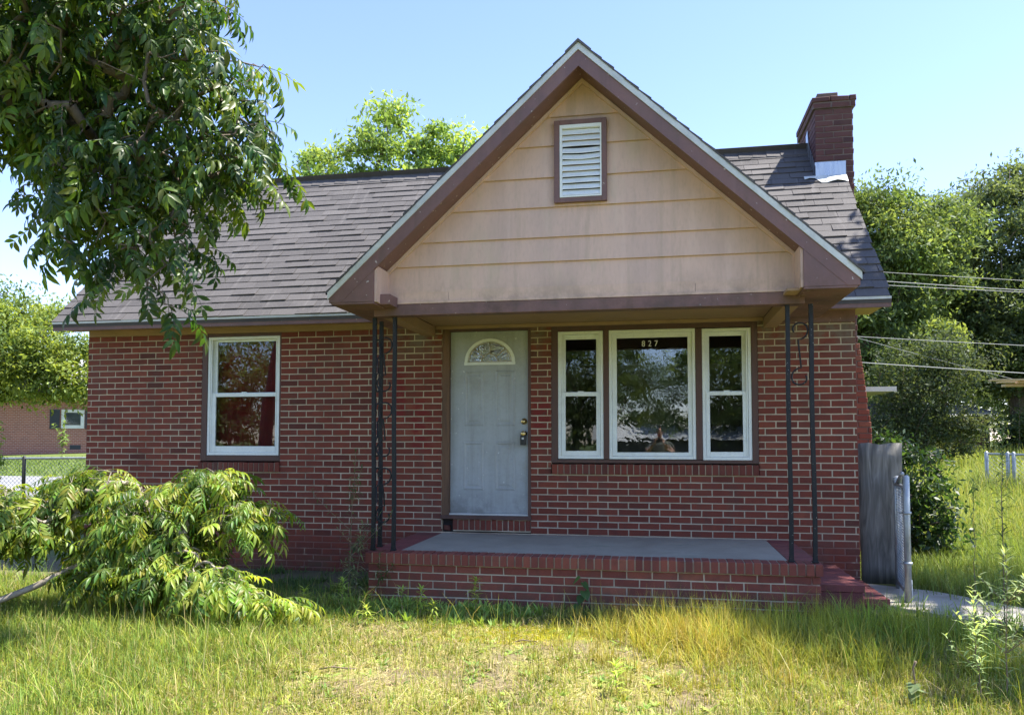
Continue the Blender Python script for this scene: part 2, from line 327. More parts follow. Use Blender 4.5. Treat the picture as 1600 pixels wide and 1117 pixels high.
# ------------------------------------------------------------------ mesh helpers
class MB:
    def __init__(s): s.v = []; s.f = []; s.t = []; s.c = []
    def add(s, verts, faces, tint=None, col=None):
        b = len(s.v); s.v.extend([tuple(v) for v in verts]); s.f.extend([tuple(i + b for i in f) for f in faces])
        n = len(verts)
        if tint is not None: s.t.extend([tint] * n)
        if col is not None: s.c.extend([col] * n if not isinstance(col, list) else col)
    def box(s, x0, x1, y0, y1, z0, z1, tint=None, M=None):
        vs = [(x0, y0, z0), (x1, y0, z0), (x1, y1, z0), (x0, y1, z0), (x0, y0, z1), (x1, y0, z1), (x1, y1, z1), (x0, y1, z1)]
        if M is not None: vs = [tuple(M @ Vector(v)) for v in vs]
        s.add(vs, [(0, 3, 2, 1), (4, 5, 6, 7), (0, 1, 5, 4), (1, 2, 6, 5), (2, 3, 7, 6), (3, 0, 4, 7)], tint)
    def prism(s, poly, y0, y1):
        """poly in XZ, extruded from y0 (front) to y1"""
        n = len(poly)
        vs = [(x, y0, z) for x, z in poly] + [(x, y1, z) for x, z in poly]
        s.add(vs, [tuple(range(n)), tuple(range(2 * n - 1, n - 1, -1))] + [((i + 1) % n, i, n + i, n + (i + 1) % n) for i in range(n)])
    def brick(s, x0, x1, z0, z1, yf, depth, tint, ch=0.0035, jit=0.0015, axis='Y', sgn=1):
        """a brick whose face looks along -axis; chamfered face edges"""
        r = lambda: rng.uniform(-jit, jit)
        a = [(x0 + r(), z0 + r()), (x1 + r(), z0 + r()), (x1 + r(), z1 + r()), (x0 + r(), z1 + r())]
        ins = [(a[0][0] + ch, a[0][1] + ch), (a[1][0] - ch, a[1][1] + ch), (a[2][0] - ch, a[2][1] - ch), (a[3][0] + ch, a[3][1] - ch)]
        yf += r()
        P = [(x, yf, z) for x, z in ins] + [(x, yf + ch, z) for x, z in a] + [(x, yf + depth, z) for x, z in a]
        F = [(0, 1, 2, 3)] + [(4 + i, 4 + (i + 1) % 4, (i + 1) % 4, i) for i in range(4)] + [(8 + i, 8 + (i + 1) % 4, 4 + (i + 1) % 4, 4 + i) for i in range(4)]
        s.add(P, F, tint)
    def tube(s, pts, rad, sides=6, col=None, cap=True):
        pts = [Vector(p) for p in pts]; n = len(pts)
        if not isinstance(rad, (list, tuple)): rad = [rad] * n
        vs = []; u = None
        for i in range(n):
            d = (pts[min(i + 1, n - 1)] - pts[max(i - 1, 0)])
            if d.length < 1e-9: d = Vector((0, 0, 1))
            d.normalize()
            if u is None:
                u = d.orthogonal().normalized()
            else:
                u = (u - d * u.dot(d))
                u = u.normalized() if u.length > 1e-6 else d.orthogonal().normalized()
            w = d.cross(u)
            for k in range(sides):
                a = 2 * math.pi * k / sides
                vs.append(pts[i] + (u * math.cos(a) + w * math.sin(a)) * rad[i])
        fs = []
        for i in range(n - 1):
            for k in range(sides):
                k2 = (k + 1) % sides
                fs.append((i * sides + k, i * sides + k2, (i + 1) * sides + k2, (i + 1) * sides + k))
        if cap: fs += [tuple(range(sides - 1, -1, -1)), tuple((n - 1) * sides + k for k in range(sides))]
        s.add(vs, fs, None, col)
    def mesh(s, name, mat, smooth=False):
        me = bpy.data.meshes.new(name); me.from_pydata(s.v, [], s.f)
        if mat: me.materials.append(MATS[mat])
        if s.t:
            a = me.attributes.new('tint', 'FLOAT', 'POINT'); a.data.foreach_set('value', s.t)
        if s.c:
            a = me.attributes.new('col', 'FLOAT_COLOR', 'POINT')
            a.data.foreach_set('color', [q for c in s.c for q in (c[0], c[1], c[2], 1.0)])
        if smooth: me.polygons.foreach_set('use_smooth', [True] * len(me.polygons))
        me.update(); return me
    def build(s, name, mat, parent=None, smooth=False, bevel=0.0):
        o = link(name, s.mesh(name, mat, smooth), parent)
        if bevel: 
            m = o.modifiers.new('bevel', 'BEVEL'); m.width = bevel; m.segments = 2; m.limit_method = 'ANGLE'
        return o
def link(name, data, parent=None, loc=None):
    o = bpy.data.objects.new(name, data); COL.objects.link(o)
    if parent is not None: o.parent = parent
    if loc is not None: o.location = loc
    return o
def tag(o, label=None, cat=None, group=None, kind=None):
    if label: o['label'] = label
    if cat: o['category'] = cat
    if group: o['group'] = group
    if kind: o['kind'] = kind
    return o
def thing(name, label, cat, loc=(0, 0, 0), group=None):
    return tag(link(name, None, None, loc), label, cat, group)
def np_mesh(name, V, F, mat, col=None, smooth=False):
    """large mesh from numpy: V (n,3), F (m,3) triangles"""
    me = bpy.data.meshes.new(name); n, m = len(V), len(F)
    me.vertices.add(n); me.vertices.foreach_set('co', np.ascontiguousarray(V, dtype=np.float32).ravel())
    me.loops.add(m * 3); me.loops.foreach_set('vertex_index', np.ascontiguousarray(F, dtype=np.int32).ravel())
    me.polygons.add(m); me.polygons.foreach_set('loop_start', np.arange(0, m * 3, 3, dtype=np.int32))
    me.polygons.foreach_set('loop_total', np.full(m, 3, dtype=np.int32))
    if smooth: me.polygons.foreach_set('use_smooth', np.ones(m, dtype=bool))
    if mat: me.materials.append(MATS[mat])
    if col is not None:
        a = me.attributes.new('col', 'FLOAT_COLOR', 'POINT')
        c = np.ones((n, 4), dtype=np.float32); c[:, :3] = col; a.data.foreach_set('color', c.ravel())
    me.update(calc_edges=True); return me

# ------------------------------------------------------------------ the ground
def build_ground():
    xs = np.concatenate([np.linspace(-320, -30, 16)[:-1], np.linspace(-30, -7, 30)[:-1], np.linspace(-7, 5, 90)[:-1], np.linspace(5, 30, 30)[:-1], np.linspace(30, 320, 16)])
    ys = np.concatenate([np.linspace(-320, -30, 12)[:-1], np.linspace(-30, -6, 20)[:-1], np.linspace(-6, 1, 60)[:-1], np.linspace(1, 30, 40)[:-1], np.linspace(30, 400, 16)])
    X, Y = np.meshgrid(xs, ys)
    Z = gz(X, Y)
    for i in range(X.shape[0]):
        for j in range(X.shape[1]):
            if -7 < X[i, j] < 5 and -6 < Y[i, j] < 1:
                Z[i, j] += 0.018 * mnoise.noise((X[i, j] * 1.7, Y[i, j] * 1.7, 3.1)) - 0.004
    nx, ny = len(xs), len(ys)
    idx = np.arange(nx * ny).reshape(ny, nx)
    a, b, c, d = idx[:-1, :-1].ravel(), idx[:-1, 1:].ravel(), idx[1:, 1:].ravel(), idx[1:, :-1].ravel()
    F = np.concatenate([np.stack([a, b, c], 1), np.stack([a, c, d], 1)])
    g = link('ground', np_mesh('ground', np.stack([X.ravel(), Y.ravel(), Z.ravel()], 1), F, 'ground', smooth=True))
    tag(g, 'dry patchy lawn of sandy soil, straw and yellow moss', 'lawn', kind='structure')
build_ground()

def ribbon(name, pts_l, pts_r, mat, lift, kind, label, cat, n=16, thick=0.03):
    m = MB(); L_, R_ = [], []
    for i in range(n + 1):
        t = i / n * (len(pts_l) - 1); k = min(int(t), len(pts_l) - 2); u = t - k
        for src, dst in ((pts_l, L_), (pts_r, R_)):
            q = [src[k][a] * (1 - u) + src[k + 1][a] * u for a in (0, 1)]
            j = 0.015 * mnoise.noise((q[0] * 3, q[1] * 3, 0.7))
            dst.append((q[0] + j, q[1] + j))
    vs = []
    for (a, b) in zip(L_, R_):
        for q in (a, b):
            z = float(gz(*q)) + lift; vs += [(q[0], q[1], z), (q[0], q[1], z - thick - lift)]
    fs = []
    for i in range(n):
        o = i * 4; p = o + 4
        fs += [(o, o + 2, p + 2, p), (o, p, p + 1, o + 1), (o + 2, o + 3, p + 3, p + 2)]
    fs += [(0, 1, 3, 2), (n * 4, n * 4 + 2, n * 4 + 3, n * 4 + 1)]
    m.add(vs, fs)
    return tag(m.build(name, mat), label, cat, kind=kind)
ribbon('path', [(1.9, -0.98), (2.35, -1.42), (2.95, -2.10), (4.5, -3.9)], [(2.02, 0.10), (2.55, -0.22), (3.35, -1.35), (5.0, -3.3)], 'concrete_path', 0.03, 'structure', 'pale cracked concrete path leading from the porch steps past the gate', 'path')
ribbon('driveway', [(-40, 3.6), (-20, 5.0), (-9.0, 6.2)], [(-40, 9.5), (-20, 10.4), (-9.0, 10.6)], 'asphalt', 0.02, 'structure', 'grey driveway behind the black chain link fence', 'driveway', 24)
ribbon('road', [(-80, -21.5), (0, -21.0), (80, -21.5)], [(-80, -16.5), (0, -16.0), (80, -16.5)], 'asphalt', 0.02, 'structure', 'street in front of the house, seen only as a reflection', 'road', 24)

# ------------------------------------------------------------------ the brick house
WX0, WX1 = -6.75, 1.94          # facade ends
CH, BW, MO = 0.0700, 0.2125, 0.0115
PF = 0.45                       # porch floor
house = thing('brick_house', 'small red brick house with tan front gable and grey shingle roof', 'house', (-2.4, 2.0, 0))
HINV = Matrix.Translation((2.4, -2.0, 0))
house.matrix_world = Matrix.Translation((-2.4, 2.0, 0))
def hpart(o, parent=None):
    """parent to the house keeping world coordinates"""
    o.parent = parent or house
    if parent is None: o.matrix_parent_inverse = HINV
    return o
def sub(o, parent):
    o.parent = parent; return o

OPEN = [(-5.245, -4.250, 1.095, 2.70), (-2.345, -1.355, 0.455, 2.70), (-1.135, 0.995, 1.095, 2.70)]
def wall_polys():
    """mortar sheet with openings, a solid slab 0.1 thick set 6 mm behind the brick faces"""
    m = MB(); xs = sorted({WX0 + 0.006, WX1 - 0.006} | {v for o in OPEN for v in o[:2]}); zs = sorted({-0.1, 2.72} | {v for o in OPEN for v in o[2:] if v < 2.7} | {2.70})
    for i in range(len(xs) - 1):
        for j in range(len(zs) - 1):
            cx, cz = (xs[i] + xs[i + 1]) / 2, (zs[j] + zs[j + 1]) / 2
            if any(o[0] < cx < o[1] and o[2] < cz < o[3] for o in OPEN): continue
            m.box(xs[i], xs[i + 1], 0.0045, 0.11, zs[j], zs[j + 1])
    return m
wall = hpart(wall_polys().build('wall', 'mortar'))
def field(x0, x1, z0, z1, opens, start=0.0, phase=0):
    out = []; k = 0; z = z0
    while z + CH - MO < z1 + 0.004:
        off = start + (BW / 2 if (k + phase) % 2 else 0)
        x = x0 - off
        while x < x1:
            a, b = max(x, x0), min(x + BW - MO, x1)
            segs = [(a, b)]
            for o in opens:
                if z + CH - MO > o[2] + 0.004 and z < o[3] - 0.004:
                    ns = []
                    for (p, q) in segs:
                        if q <= o[0] or p >= o[1]: ns.append((p, q)); continue
                        if p < o[0]: ns.append((p, o[0]))
                        if q > o[1]: ns.append((o[1], q))
                    segs = ns
            for (p, q) in segs:
                if q - p > 0.02: out.append((p, q, z, z + CH - MO))
            x += BW
        z += CH; k += 1
    return out
def tint(): return min(1, max(0, rng.gauss(0.44, 0.19)))
BR = field(WX0, WX1, -0.05 + 0.02, 2.685, OPEN, 0.05)
def order(b):
    w = b[1] - b[0]; cx = (b[0] + b[1]) / 2
    hidden = (b[3] < 0.47 and -2.6 < cx < 1.3) or cx < -3.0
    return (hidden, w < BW - MO - 0.002, abs(cx - 0.4))
BR.sort(key=order)
# shared variants for the full bricks that show largest
VAR = []
for k in range(24):
    m = MB(); m.brick(-(BW - MO) / 2, (BW - MO) / 2, -(CH - MO) / 2, (CH - MO) / 2, 0.0, 0.05, tint()); VAR.append(m.mesh('brick', 'brick'))
rest = MB(); cnt = 0
for (a, b, z0, z1) in BR:
    if cnt < 300 and b - a > BW - MO - 0.002 and not order((a, b, z0, z1))[0]:
        o = link('brick', rng.choice(VAR), wall, ((a + b) / 2, rng.uniform(-0.001, 0.0012), (z0 + z1) / 2)); cnt += 1
    else: rest.brick(a, b, z0, z1, 0.0, 0.05, tint())
ro = rest.build('brickwork', 'brick', wall); ro['kind'] = 'stuff'
# side and rear walls
m = MB()
m.box(WX0 + 0.01, WX0 + 0.11, 0.112, 3.75, -0.1, 2.72); m.box(WX1 - 0.11, WX1 - 0.01, 0.112, 3.75, -0.1, 2.72); m.box(WX0 + 0.01, WX1 - 0.01, 3.752, 3.85, -0.1, 2.72)
for x in (WX0 + 0.06, WX1 - 0.06):
    vs = [(x - 0.04, 0.0, 2.721), (x - 0.04, 3.86, 2.721), (x - 0.04, 1.93, 4.75), (x + 0.04, 0.0, 2.721), (x + 0.04, 3.86, 2.721), (x + 0.04, 1.93, 4.75)]
    m.add(vs, [(0, 2, 1), (3, 4, 5), (0, 1, 4, 3), (1, 2, 5, 4), (2, 0, 3, 5)])
sw = hpart(m.build('side_wall', 'mortar'))
m = MB()
for k in range(39):
    z = -0.03 + k * CH
    off = 0 if k % 2 else BW / 2
    for sx, xf in ((1, WX1), (-1, WX0)):
        y = 0.002 - off + (0.10 if k % 2 else 0.0)
        y = 0.052 if k % 2 == 0 else 0.052 + BW / 2
        if k % 2: 
            m.box(min(xf, xf - sx * 0.06), max(xf, xf - sx * 0.06), 0.051, 0.051 + BW / 2 - MO, z, z + CH - MO, tint())
        while y < 3.7:
            m.box(min(xf, xf - sx * 0.05), max(xf, xf - sx * 0.05), y, y + BW - MO, z, z + CH - MO, tint()); y += BW
so2 = m.build('side_brickwork', 'brick', sw); so2['kind'] = 'stuff'
# interior shell: floor and rear partition keep the rooms dark
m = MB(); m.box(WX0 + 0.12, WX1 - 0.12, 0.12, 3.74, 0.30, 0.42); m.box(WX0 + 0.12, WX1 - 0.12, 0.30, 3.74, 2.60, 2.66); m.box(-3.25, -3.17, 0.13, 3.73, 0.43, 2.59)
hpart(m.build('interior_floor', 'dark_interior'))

# ------------------------------------------------------------------ main roof
EZ, EY, RY = 2.834, -0.348, 1.93            # shingle surface: z = EZ + (y - EY)
RX0, RX1 = -6.97, 2.20
RZ = EZ + (RY - EY)
S2 = math.sqrt(0.5)
m = MB()
t = 0.022
prof = [(EY + 0.01, EZ - t + 0.006), (RY, RZ - t - 0.004), (2 * RY - EY - 0.01, EZ - t + 0.006), (2 * RY - EY - 0.01, EZ - 0.07), (RY, RZ - 0.12), (EY + 0.01, EZ - 0.07)]
n = 6
vs = [(RX0 + 0.015, y, z) for y, z in prof] + [(RX1 - 0.015, y, z) for y, z in prof]
m.add(vs, [tuple(range(n)), tuple(range(2 * n - 1, n - 1, -1))] + [((i + 1) % n, i, n + i, n + (i + 1) % n) for i in range(n)])
roof = hpart(m.build('roof', 'shed_dark'))
# shingle tabs on the front slope; local u along X, v up the slope
EXP, TW = 0.138, 0.305
SL = (RY - EY) / S2
def tab_mesh(mb, w, tn, M=None, lift=0.0, bow=0.0):
    """one tab: tapers up the slope under the next course"""
    th = rng.choice((0.0015, 0.002, 0.003, 0.006, 0.009, 0.011)); lift = lift * 0.5
    def P(u, v, h):
        y = v * S2 - h * S2; z = v * S2 + h * S2
        return (u, y, z)
    j = lambda: rng.uniform(-0.004, 0.004)
    g = 0.0022
    vs = [P(g, -0.004 + j(), 0.001 + lift), (0, 0, 0), P(w - g, -0.004 + j(), 0.001 + lift + bow)]
    a = P(g, j(), lift - 0.006); b = P(w - g, j(), lift - 0.006)
    c = P(g, j() * 0.5, lift + th); d = P(w - g, j() * 0.5, lift + th + bow)
    e = P(g, EXP + 0.03, -0.004); f = P(w - g, EXP + 0.03, -0.004); e0 = P(g, EXP + 0.03, -0.012); f0 = P(w - g, EXP + 0.03, -0.012)
    q = [a, b, c, d, e, f, e0, f0]
    if M is not None: q = [tuple(Vector(p) + M) for p in q]
    mb.add(q, [(0, 1, 3, 2), (2, 3, 5, 4), (0, 2, 4, 6), (1, 7, 5, 3), (4, 5, 7, 6)], tn)
TABV = []
for k in range(20):
    mm = MB(); tab_mesh(mm, TW, min(1, max(0, rng.gauss(0.5, 0.22))), None, rng.uniform(0, 0.006), rng.uniform(-0.003, 0.006)); TABV.append(mm.mesh('shingle', 'shingle'))
tabs = []
ncourse = int(SL / EXP)
GX = -0.645                         # ridge of the porch gable in X
for k in range(ncourse + 1):
    v = k * EXP
    if v > SL - 0.05: break
    y = EY + v * S2; z = EZ + v * S2 - 0.006
    x = RX0 - (k % 3) * TW / 3 - (0.02 * (k % 2))
    while x < RX1:
        a, b = max(x, RX0), min(x + TW, RX1)
        # under the porch roof nothing shows
        half = max(0.0, 2.16 - (z - 2.77) / 0.923)
        if b - a > 0.03 and not (a > GX - half + 0.25 and b < GX + half - 0.25):
            tabs.append((a, b, y, z, k))
        x += TW
def tabkey(q):
    a, b, y, z, k = q
    full = (b - a) > TW - 0.002
    vis = (b < GX - 0.8 and a > -5.6) or a > GX + 0.8
    return (not full, not vis, math.dist(((a + b) / 2, y, z), CAM))
tabs.sort(key=tabkey)
rest = MB(); cnt = 0
for q in tabs:
    a, b, y, z, k = q
    full, vis = not tabkey(q)[0], not tabkey(q)[1]
    if cnt < 300 and full and vis:
        link('shingle', rng.choice(TABV), roof, (a, y, z)); cnt += 1
    else: tab_mesh(rest, b - a, min(1, max(0, rng.gauss(0.5, 0.22))), Vector((a, y, z)), rng.uniform(0, 0.006))
o = rest.build('shingle_field', 'shingle', roof); o['kind'] = 'stuff'
# rear slope courses and the ridge caps
m = MB()
for k in range(ncourse + 1):
    v = k * EXP; y = 2 * RY - EY - v * S2; z = EZ + v * S2
    m.add([(RX0, y, z), (RX1, y, z), (RX1, y - EXP * S2, z + EXP * S2 - 0.008), (RX0, y - EXP * S2, z + EXP * S2 - 0.008)], [(0, 3, 2, 1)], 0.5)
o = m.build('rear_shingles', 'shingle', roof); o['kind'] = 'stuff'
m = MB(); x = RX0
while x < RX1 - 0.02:
    b = min(x + 0.17, RX1); tn = rng.random(); h = rng.uniform(0.010, 0.016)
    c = 0.115
    vs = [(x, RY - c, RZ - c + h + 0.006), (x, RY, RZ + h + 0.006), (x, RY + c, RZ - c + h + 0.006), (b, RY - c, RZ - c + h - 0.003), (b, RY, RZ + h - 0.003), (b, RY + c, RZ - c + h - 0.003),
          (x, RY - c, RZ - c - 0.01), (x, RY + c, RZ - c - 0.01), (b, RY - c, RZ - c - 0.012)]
    m.add(vs, [(0, 3, 4, 1), (1, 4, 5, 2), (0, 1, 2, 7, 6), (0, 6, 8, 3)], tn); x = b
o = m.build('ridge_caps', 'shingle', roof); o['kind'] = 'stuff'
# eave: drip edge, fascia, soffit, frieze
def hbox(name, mat, *b, parent=None, bevel=0.0):
    mm = MB(); mm.box(*b); o = mm.build(name, mat, None, False, bevel)
    return hpart(o) if parent is None else sub(o, parent)
hbox('drip_edge', 'drip_metal', RX0 + 0.01, RX1 - 0.01, EY + 0.002, EY + 0.012, EZ - 0.032, EZ - 0.006)
hbox('fascia', 'trim_brown', RX0 + 0.03, RX1 - 0.03, EY + 0.014, EY + 0.04, 2.725, EZ - 0.03)
for a, b, mt in ((RX0 + 0.035, -2.80, 'soffit'), (1.45, WX1 - 0.005, 'soffit'), (WX1 - 0.003, RX1 - 0.035, 'soffit_sunlit')):
    hbox('soffit', mt, a, b, EY + 0.041, -0.002 if mt == 'soffit' else 0.35, 2.757, 2.772)
hbox('frieze_board', 'soffit', WX0 + 0.02, -2.62, -0.022, 0.004, 2.690, 2.756)
hbox('frieze_board', 'trim_brown', 1.22, WX1 - 0.004, -0.022, 0.004, 2.640, 2.756)
# rake boards of the main roof
for x0, x1 in ((RX0 + 0.008, RX0 + 0.03), (RX1 - 0.03, RX1 - 0.008)):
    mm = MB()
    vs = []
    for x in (x0, x1):
        vs += [(x, EY + 0.02, EZ - 0.03), (x, RY, RZ - 0.035), (x, 2 * RY - EY, EZ - 0.03), (x, 2 * RY - EY, EZ - 0.12), (x, RY, RZ - 0.16), (x, EY + 0.02, 2.726)]
    mm.add(vs, [(0, 1, 4, 5), (1, 2, 3, 4), (11, 10, 7, 6), (10, 9, 8, 7), (0, 6, 7, 1), (1, 7, 8, 2), (5, 4, 10, 11), (4, 3, 9, 10), (0, 5, 11, 6), (2, 8, 9, 3)])
    hpart(mm.build('rake_board', 'trim_brown'))

# ------------------------------------------------------------------ chimney
CX0, CX1, CY0, CY1, CT = 1.86, 2.29, 1.40, 2.48, 5.40
chim = MB()
chim.box(CX0 + 0.006, CX1 - 0.006, CY0 + 0.006, CY1 - 0.006, 1.9, CT)
chim.prism([(CX0 + 0.09, -0.1), (2.415, -0.1), (2.415, 1.55), (2.30, 2.55), (CX0 + 0.09, 2.55)], CY0 + 0.008, CY1 - 0.008)
chim.box(CX0 - 0.02, CX1 + 0.02, CY0 - 0.02, CY1 + 0.02, CT + 0.001, CT + 0.075)
chimney = hpart(chim.build('chimney', 'chimney_mortar'))
m = MB(); z = 2.6; k = 0
while z < CT - 0.03:
    if True:
        x = CX0 if k % 2 else CX0 - BW / 2
        while x < CX1:
            a, b = max(x, CX0), min(x + BW - MO, CX1)
            if b - a > 0.02: m.brick(a, b, z, z + CH - MO, CY0, 0.04, tint(), 0.004, 0.003)
            x += BW
        for xf, sg in ((CX0, 1), (CX1, -1)):
            y = CY0 + 0.042 if k % 2 else CY0 + 0.042 - BW / 2
            while y < CY1:
                a, b = max(y, CY0 + 0.042), min(y + BW - MO, CY1)
                if b - a > 0.02: m.box(min(xf, xf + sg * 0.04), max(xf, xf + sg * 0.04), a, b, z, z + CH - MO, tint())
                y += BW
    z += CH; k += 1
# corbelled courses at the head
for j, (e, z0) in enumerate(((0.022, CT + 0.004), (0.034, CT - 0.070 + 0.145), )):
    x = CX0 - e
    while x < CX1 + e - 0.03:
        b = min(x + BW - MO, CX1 + e); m.brick(x, b, z0, z0 + 0.058, CY0 - e, 0.06, tint(), 0.006, 0.005); x += BW
    y = CY0 - e + 0.064
    while y < CY1 + e - 0.03:
        b = min(y + BW - MO, CY1 + e); m.box(CX0 - e, CX0 - e + 0.06, y, b, z0, z0 + 0.058, tint()); m.box(CX1 + e - 0.06, CX1 + e, y, b, z0, z0 + 0.058, tint()); y += BW
o = m.build('chimney_bricks', 'chimney_brick', chimney); o['kind'] = 'stuff'
m = MB(); z = 0.0; k = 0
while z < 2.55:
    xr = 2.42 if z < 1.55 else 2.42 - (z - 1.55) * 0.115
    x = 1.96 - (BW / 2 if k % 2 else 0)
    while x < xr:
        a, b = max(x, 1.96), min(x + BW - MO, xr)
        if b - a > 0.02: m.brick(a, b, z, z + CH - MO, CY0, 0.04, min(1, tint() + 0.3), 0.004, 0.002)  # front bricks tinted lighter, a sunlit look put into the colour
        x += BW
    y = CY0 + 0.05
    while y < CY1 - 0.05:
        m.box(xr - 0.04, xr, y, y + BW - MO, z, z + CH - MO, tint()); y += BW
    z += CH; k += 1
o = m.build('stack_bricks', 'porch_brick', chimney); o['kind'] = 'stuff'
m = MB()   # mortar crown
c0 = CT + 0.135
m.add([(CX0 - 0.01, CY0 - 0.01, c0), (CX1 + 0.01, CY0 - 0.01, c0), (CX1 + 0.01, CY1, c0), (CX0 - 0.01, CY1, c0), (CX0 + 0.08, CY0 + 0.14, c0 + 0.05), (CX1 - 0.08, CY0 + 0.14, c0 + 0.05), (CX1 - 0.08, CY1 - 0.14, c0 + 0.05), (CX0 + 0.08, CY1 - 0.14, c0 + 0.05)],
      [(0, 1, 5, 4), (1, 2, 6, 5), (2, 3, 7, 6), (3, 0, 4, 7), (4, 5, 6, 7)])
m.box(CX0 + 0.0, CX1 - 0.0, CY0 + 0.0, CY1, CT + 0.07, c0 - 0.001)
m.build('mortar_crown', 'crown_mortar', chimney)
m = MB(); m.box(CX0 + 0.06, CX0 + 0.30, CY0 + 0.16, CY0 + 0.46, c0 - 0.05, c0 + 0.125); m.build('flue', 'flue_clay', chimney, False, 0.01)
# sheet metal flashing: apron in front, stepped strip up the left side, loose front flange
m = MB()
zs = EZ + (CY0 - EY)
m.box(CX0 - 0.012, 2.195, CY0 - 0.012, CY0 - 0.006, zs - 0.05, zs + 0.17)
vs = [(CX0 - 0.012, CY0 - 0.012, zs - 0.02), (CX0 - 0.012, RY, RZ - 0.02), (CX0 - 0.012, RY, RZ + 0.16), (CX0 - 0.012, RY - 0.10, RZ + 0.20), (CX0 - 0.012, RY - 0.14, RZ + 0.03), (CX0 - 0.012, CY0 - 0.012, zs + 0.13)]
vs += [(x + 0.006, y, z) for x, y, z in vs]
m.add(vs, [(5, 4, 3, 2, 1, 0), (6, 7, 8, 9, 10, 11)] + [(i, (i + 1) % 6, 6 + (i + 1) % 6, 6 + i) for i in range(6)])
m.build('flashing', 'flashing', chimney)
m = MB()
def rp(x, y, h): return (x, y, EZ + (y - EY) + h)
vs = []
for i, x in enumerate(np.linspace(CX0 - 0.14, 2.20, 9)):
    lift = 0.018 + 0.016 * math.sin(i * 1.3)
    ext = 0.10 if x > CX0 + 0.02 else 0.045
    vs += [rp(x, CY0 - 0.012, 0.02), rp(x, CY0 - 0.012 - ext, lift), rp(x, CY0 - 0.012 - ext, lift - 0.004)]
m.add(vs, [f for i in range(8) for f in ((i * 3, i * 3 + 1, i * 3 + 4, i * 3 + 3), (i * 3 + 1, i * 3 + 2, i * 3 + 5, i * 3 + 4))])
m.build('flashing_apron', 'drip_metal', chimney)

# ------------------------------------------------------------------ porch roof and gable
AZ, GS = 4.81, 0.923                       # apex height of the drip strip and slope
FY, SY = -1.86, -1.50                      # rake plane and siding plane
XL, XR = -2.87, 1.565
EZP = AZ - GS * (GX - XL)                  # 2.756
porch_roof = MB()
def zr(x, d=0.0): return AZ - GS * abs(x - GX) - d
# deck, two slopes back to the main roof
for s in (-1, 1):
    xe = XL if s < 0 else XR
    yb_e = EY + 0.1; yb_r = EY + (AZ - EZ) + 0.1
    vs = [(GX, FY + 0.03, AZ - 0.01), (xe, FY + 0.03, zr(xe) - 0.01), (xe, yb_e, zr(xe) - 0.01), (GX, yb_r, AZ - 0.01)]
    vs += [(x, y, z - 0.05) for x, y, z in vs]
    F = [(0, 1, 2, 3), (7, 6, 5, 4), (0, 4, 5, 1), (1, 5, 6, 2), (2, 6, 7, 3), (3, 7, 4, 0)]
    porch_roof.add(vs, F if s < 0 else [f[::-1] for f in F])
proof = hpart(porch_roof.build('porch_roof', 'shed_dark'))
m = MB()
gsl = math.hypot(1, GS)
for s in (-1, 1):
    L_ = abs((XL if s < 0 else XR) - GX); nc = int(L_ * gsl / EXP) + 1
    for k in range(nc):
        d1 = L_ + 0.018 - k * EXP / gsl; d0 = max(0.0, d1 - EXP / gsl - 0.02)
        y = FY - 0.012 + rng.uniform(-0.006, 0.006)
        z1 = AZ - GS * d1; z0 = AZ - GS * d0
        yb = min(EY + (z1 - EZ) + 0.25, 2.0)
        first = True
        while y < yb:
            w = TW if not first else rng.uniform(0.1, 0.3); first = False
            lo, hi = 0.020 + rng.uniform(0, 0.006), 0.010
            vs = [(GX + s * d1, y + 0.003, z1 + lo), (GX + s * d1, y + w - 0.003, z1 + lo), (GX + s * d0, y + w - 0.003, z0 + hi), (GX + s * d0, y + 0.003, z0 + hi),
                  (GX + s * d1, y + 0.003, z1 - 0.004), (GX + s * d1, y + w - 0.003, z1 - 0.004), (GX + s * d0, y + w - 0.003, z0 - 0.006), (GX + s * d0, y + 0.003, z0 - 0.006)]
            F = [(0, 1, 2, 3), (0, 4, 5, 1), (0, 3, 7, 4)]
            m.add(vs, F if s > 0 else [f[::-1] for f in F], min(1, max(0, rng.gauss(0.4, 0.25)))); y += w
# ridge caps of the gable
y = FY - 0.02
while y < 1.75:
    c = 0.11; h = 0.022
    vs = [(GX - c, y, AZ - GS * c + h), (GX, y, AZ + h), (GX + c, y, AZ - GS * c + h), (GX - c, y + 0.17, AZ - GS * c + h - 0.006), (GX, y + 0.17, AZ + h - 0.006), (GX + c, y + 0.17, AZ - GS * c + h - 0.006), (GX - c, y, AZ - GS * c - 0.004), (GX, y, AZ - 0.004), (GX + c, y, AZ - GS * c - 0.004)]
    m.add(vs, [(0, 1, 4, 3), (1, 2, 5, 4), (1, 0, 6, 7), (2, 1, 7, 8)], rng.random()); y += 0.17
o = m.build('porch_shingles', 'shingle', proof); o['kind'] = 'stuff'
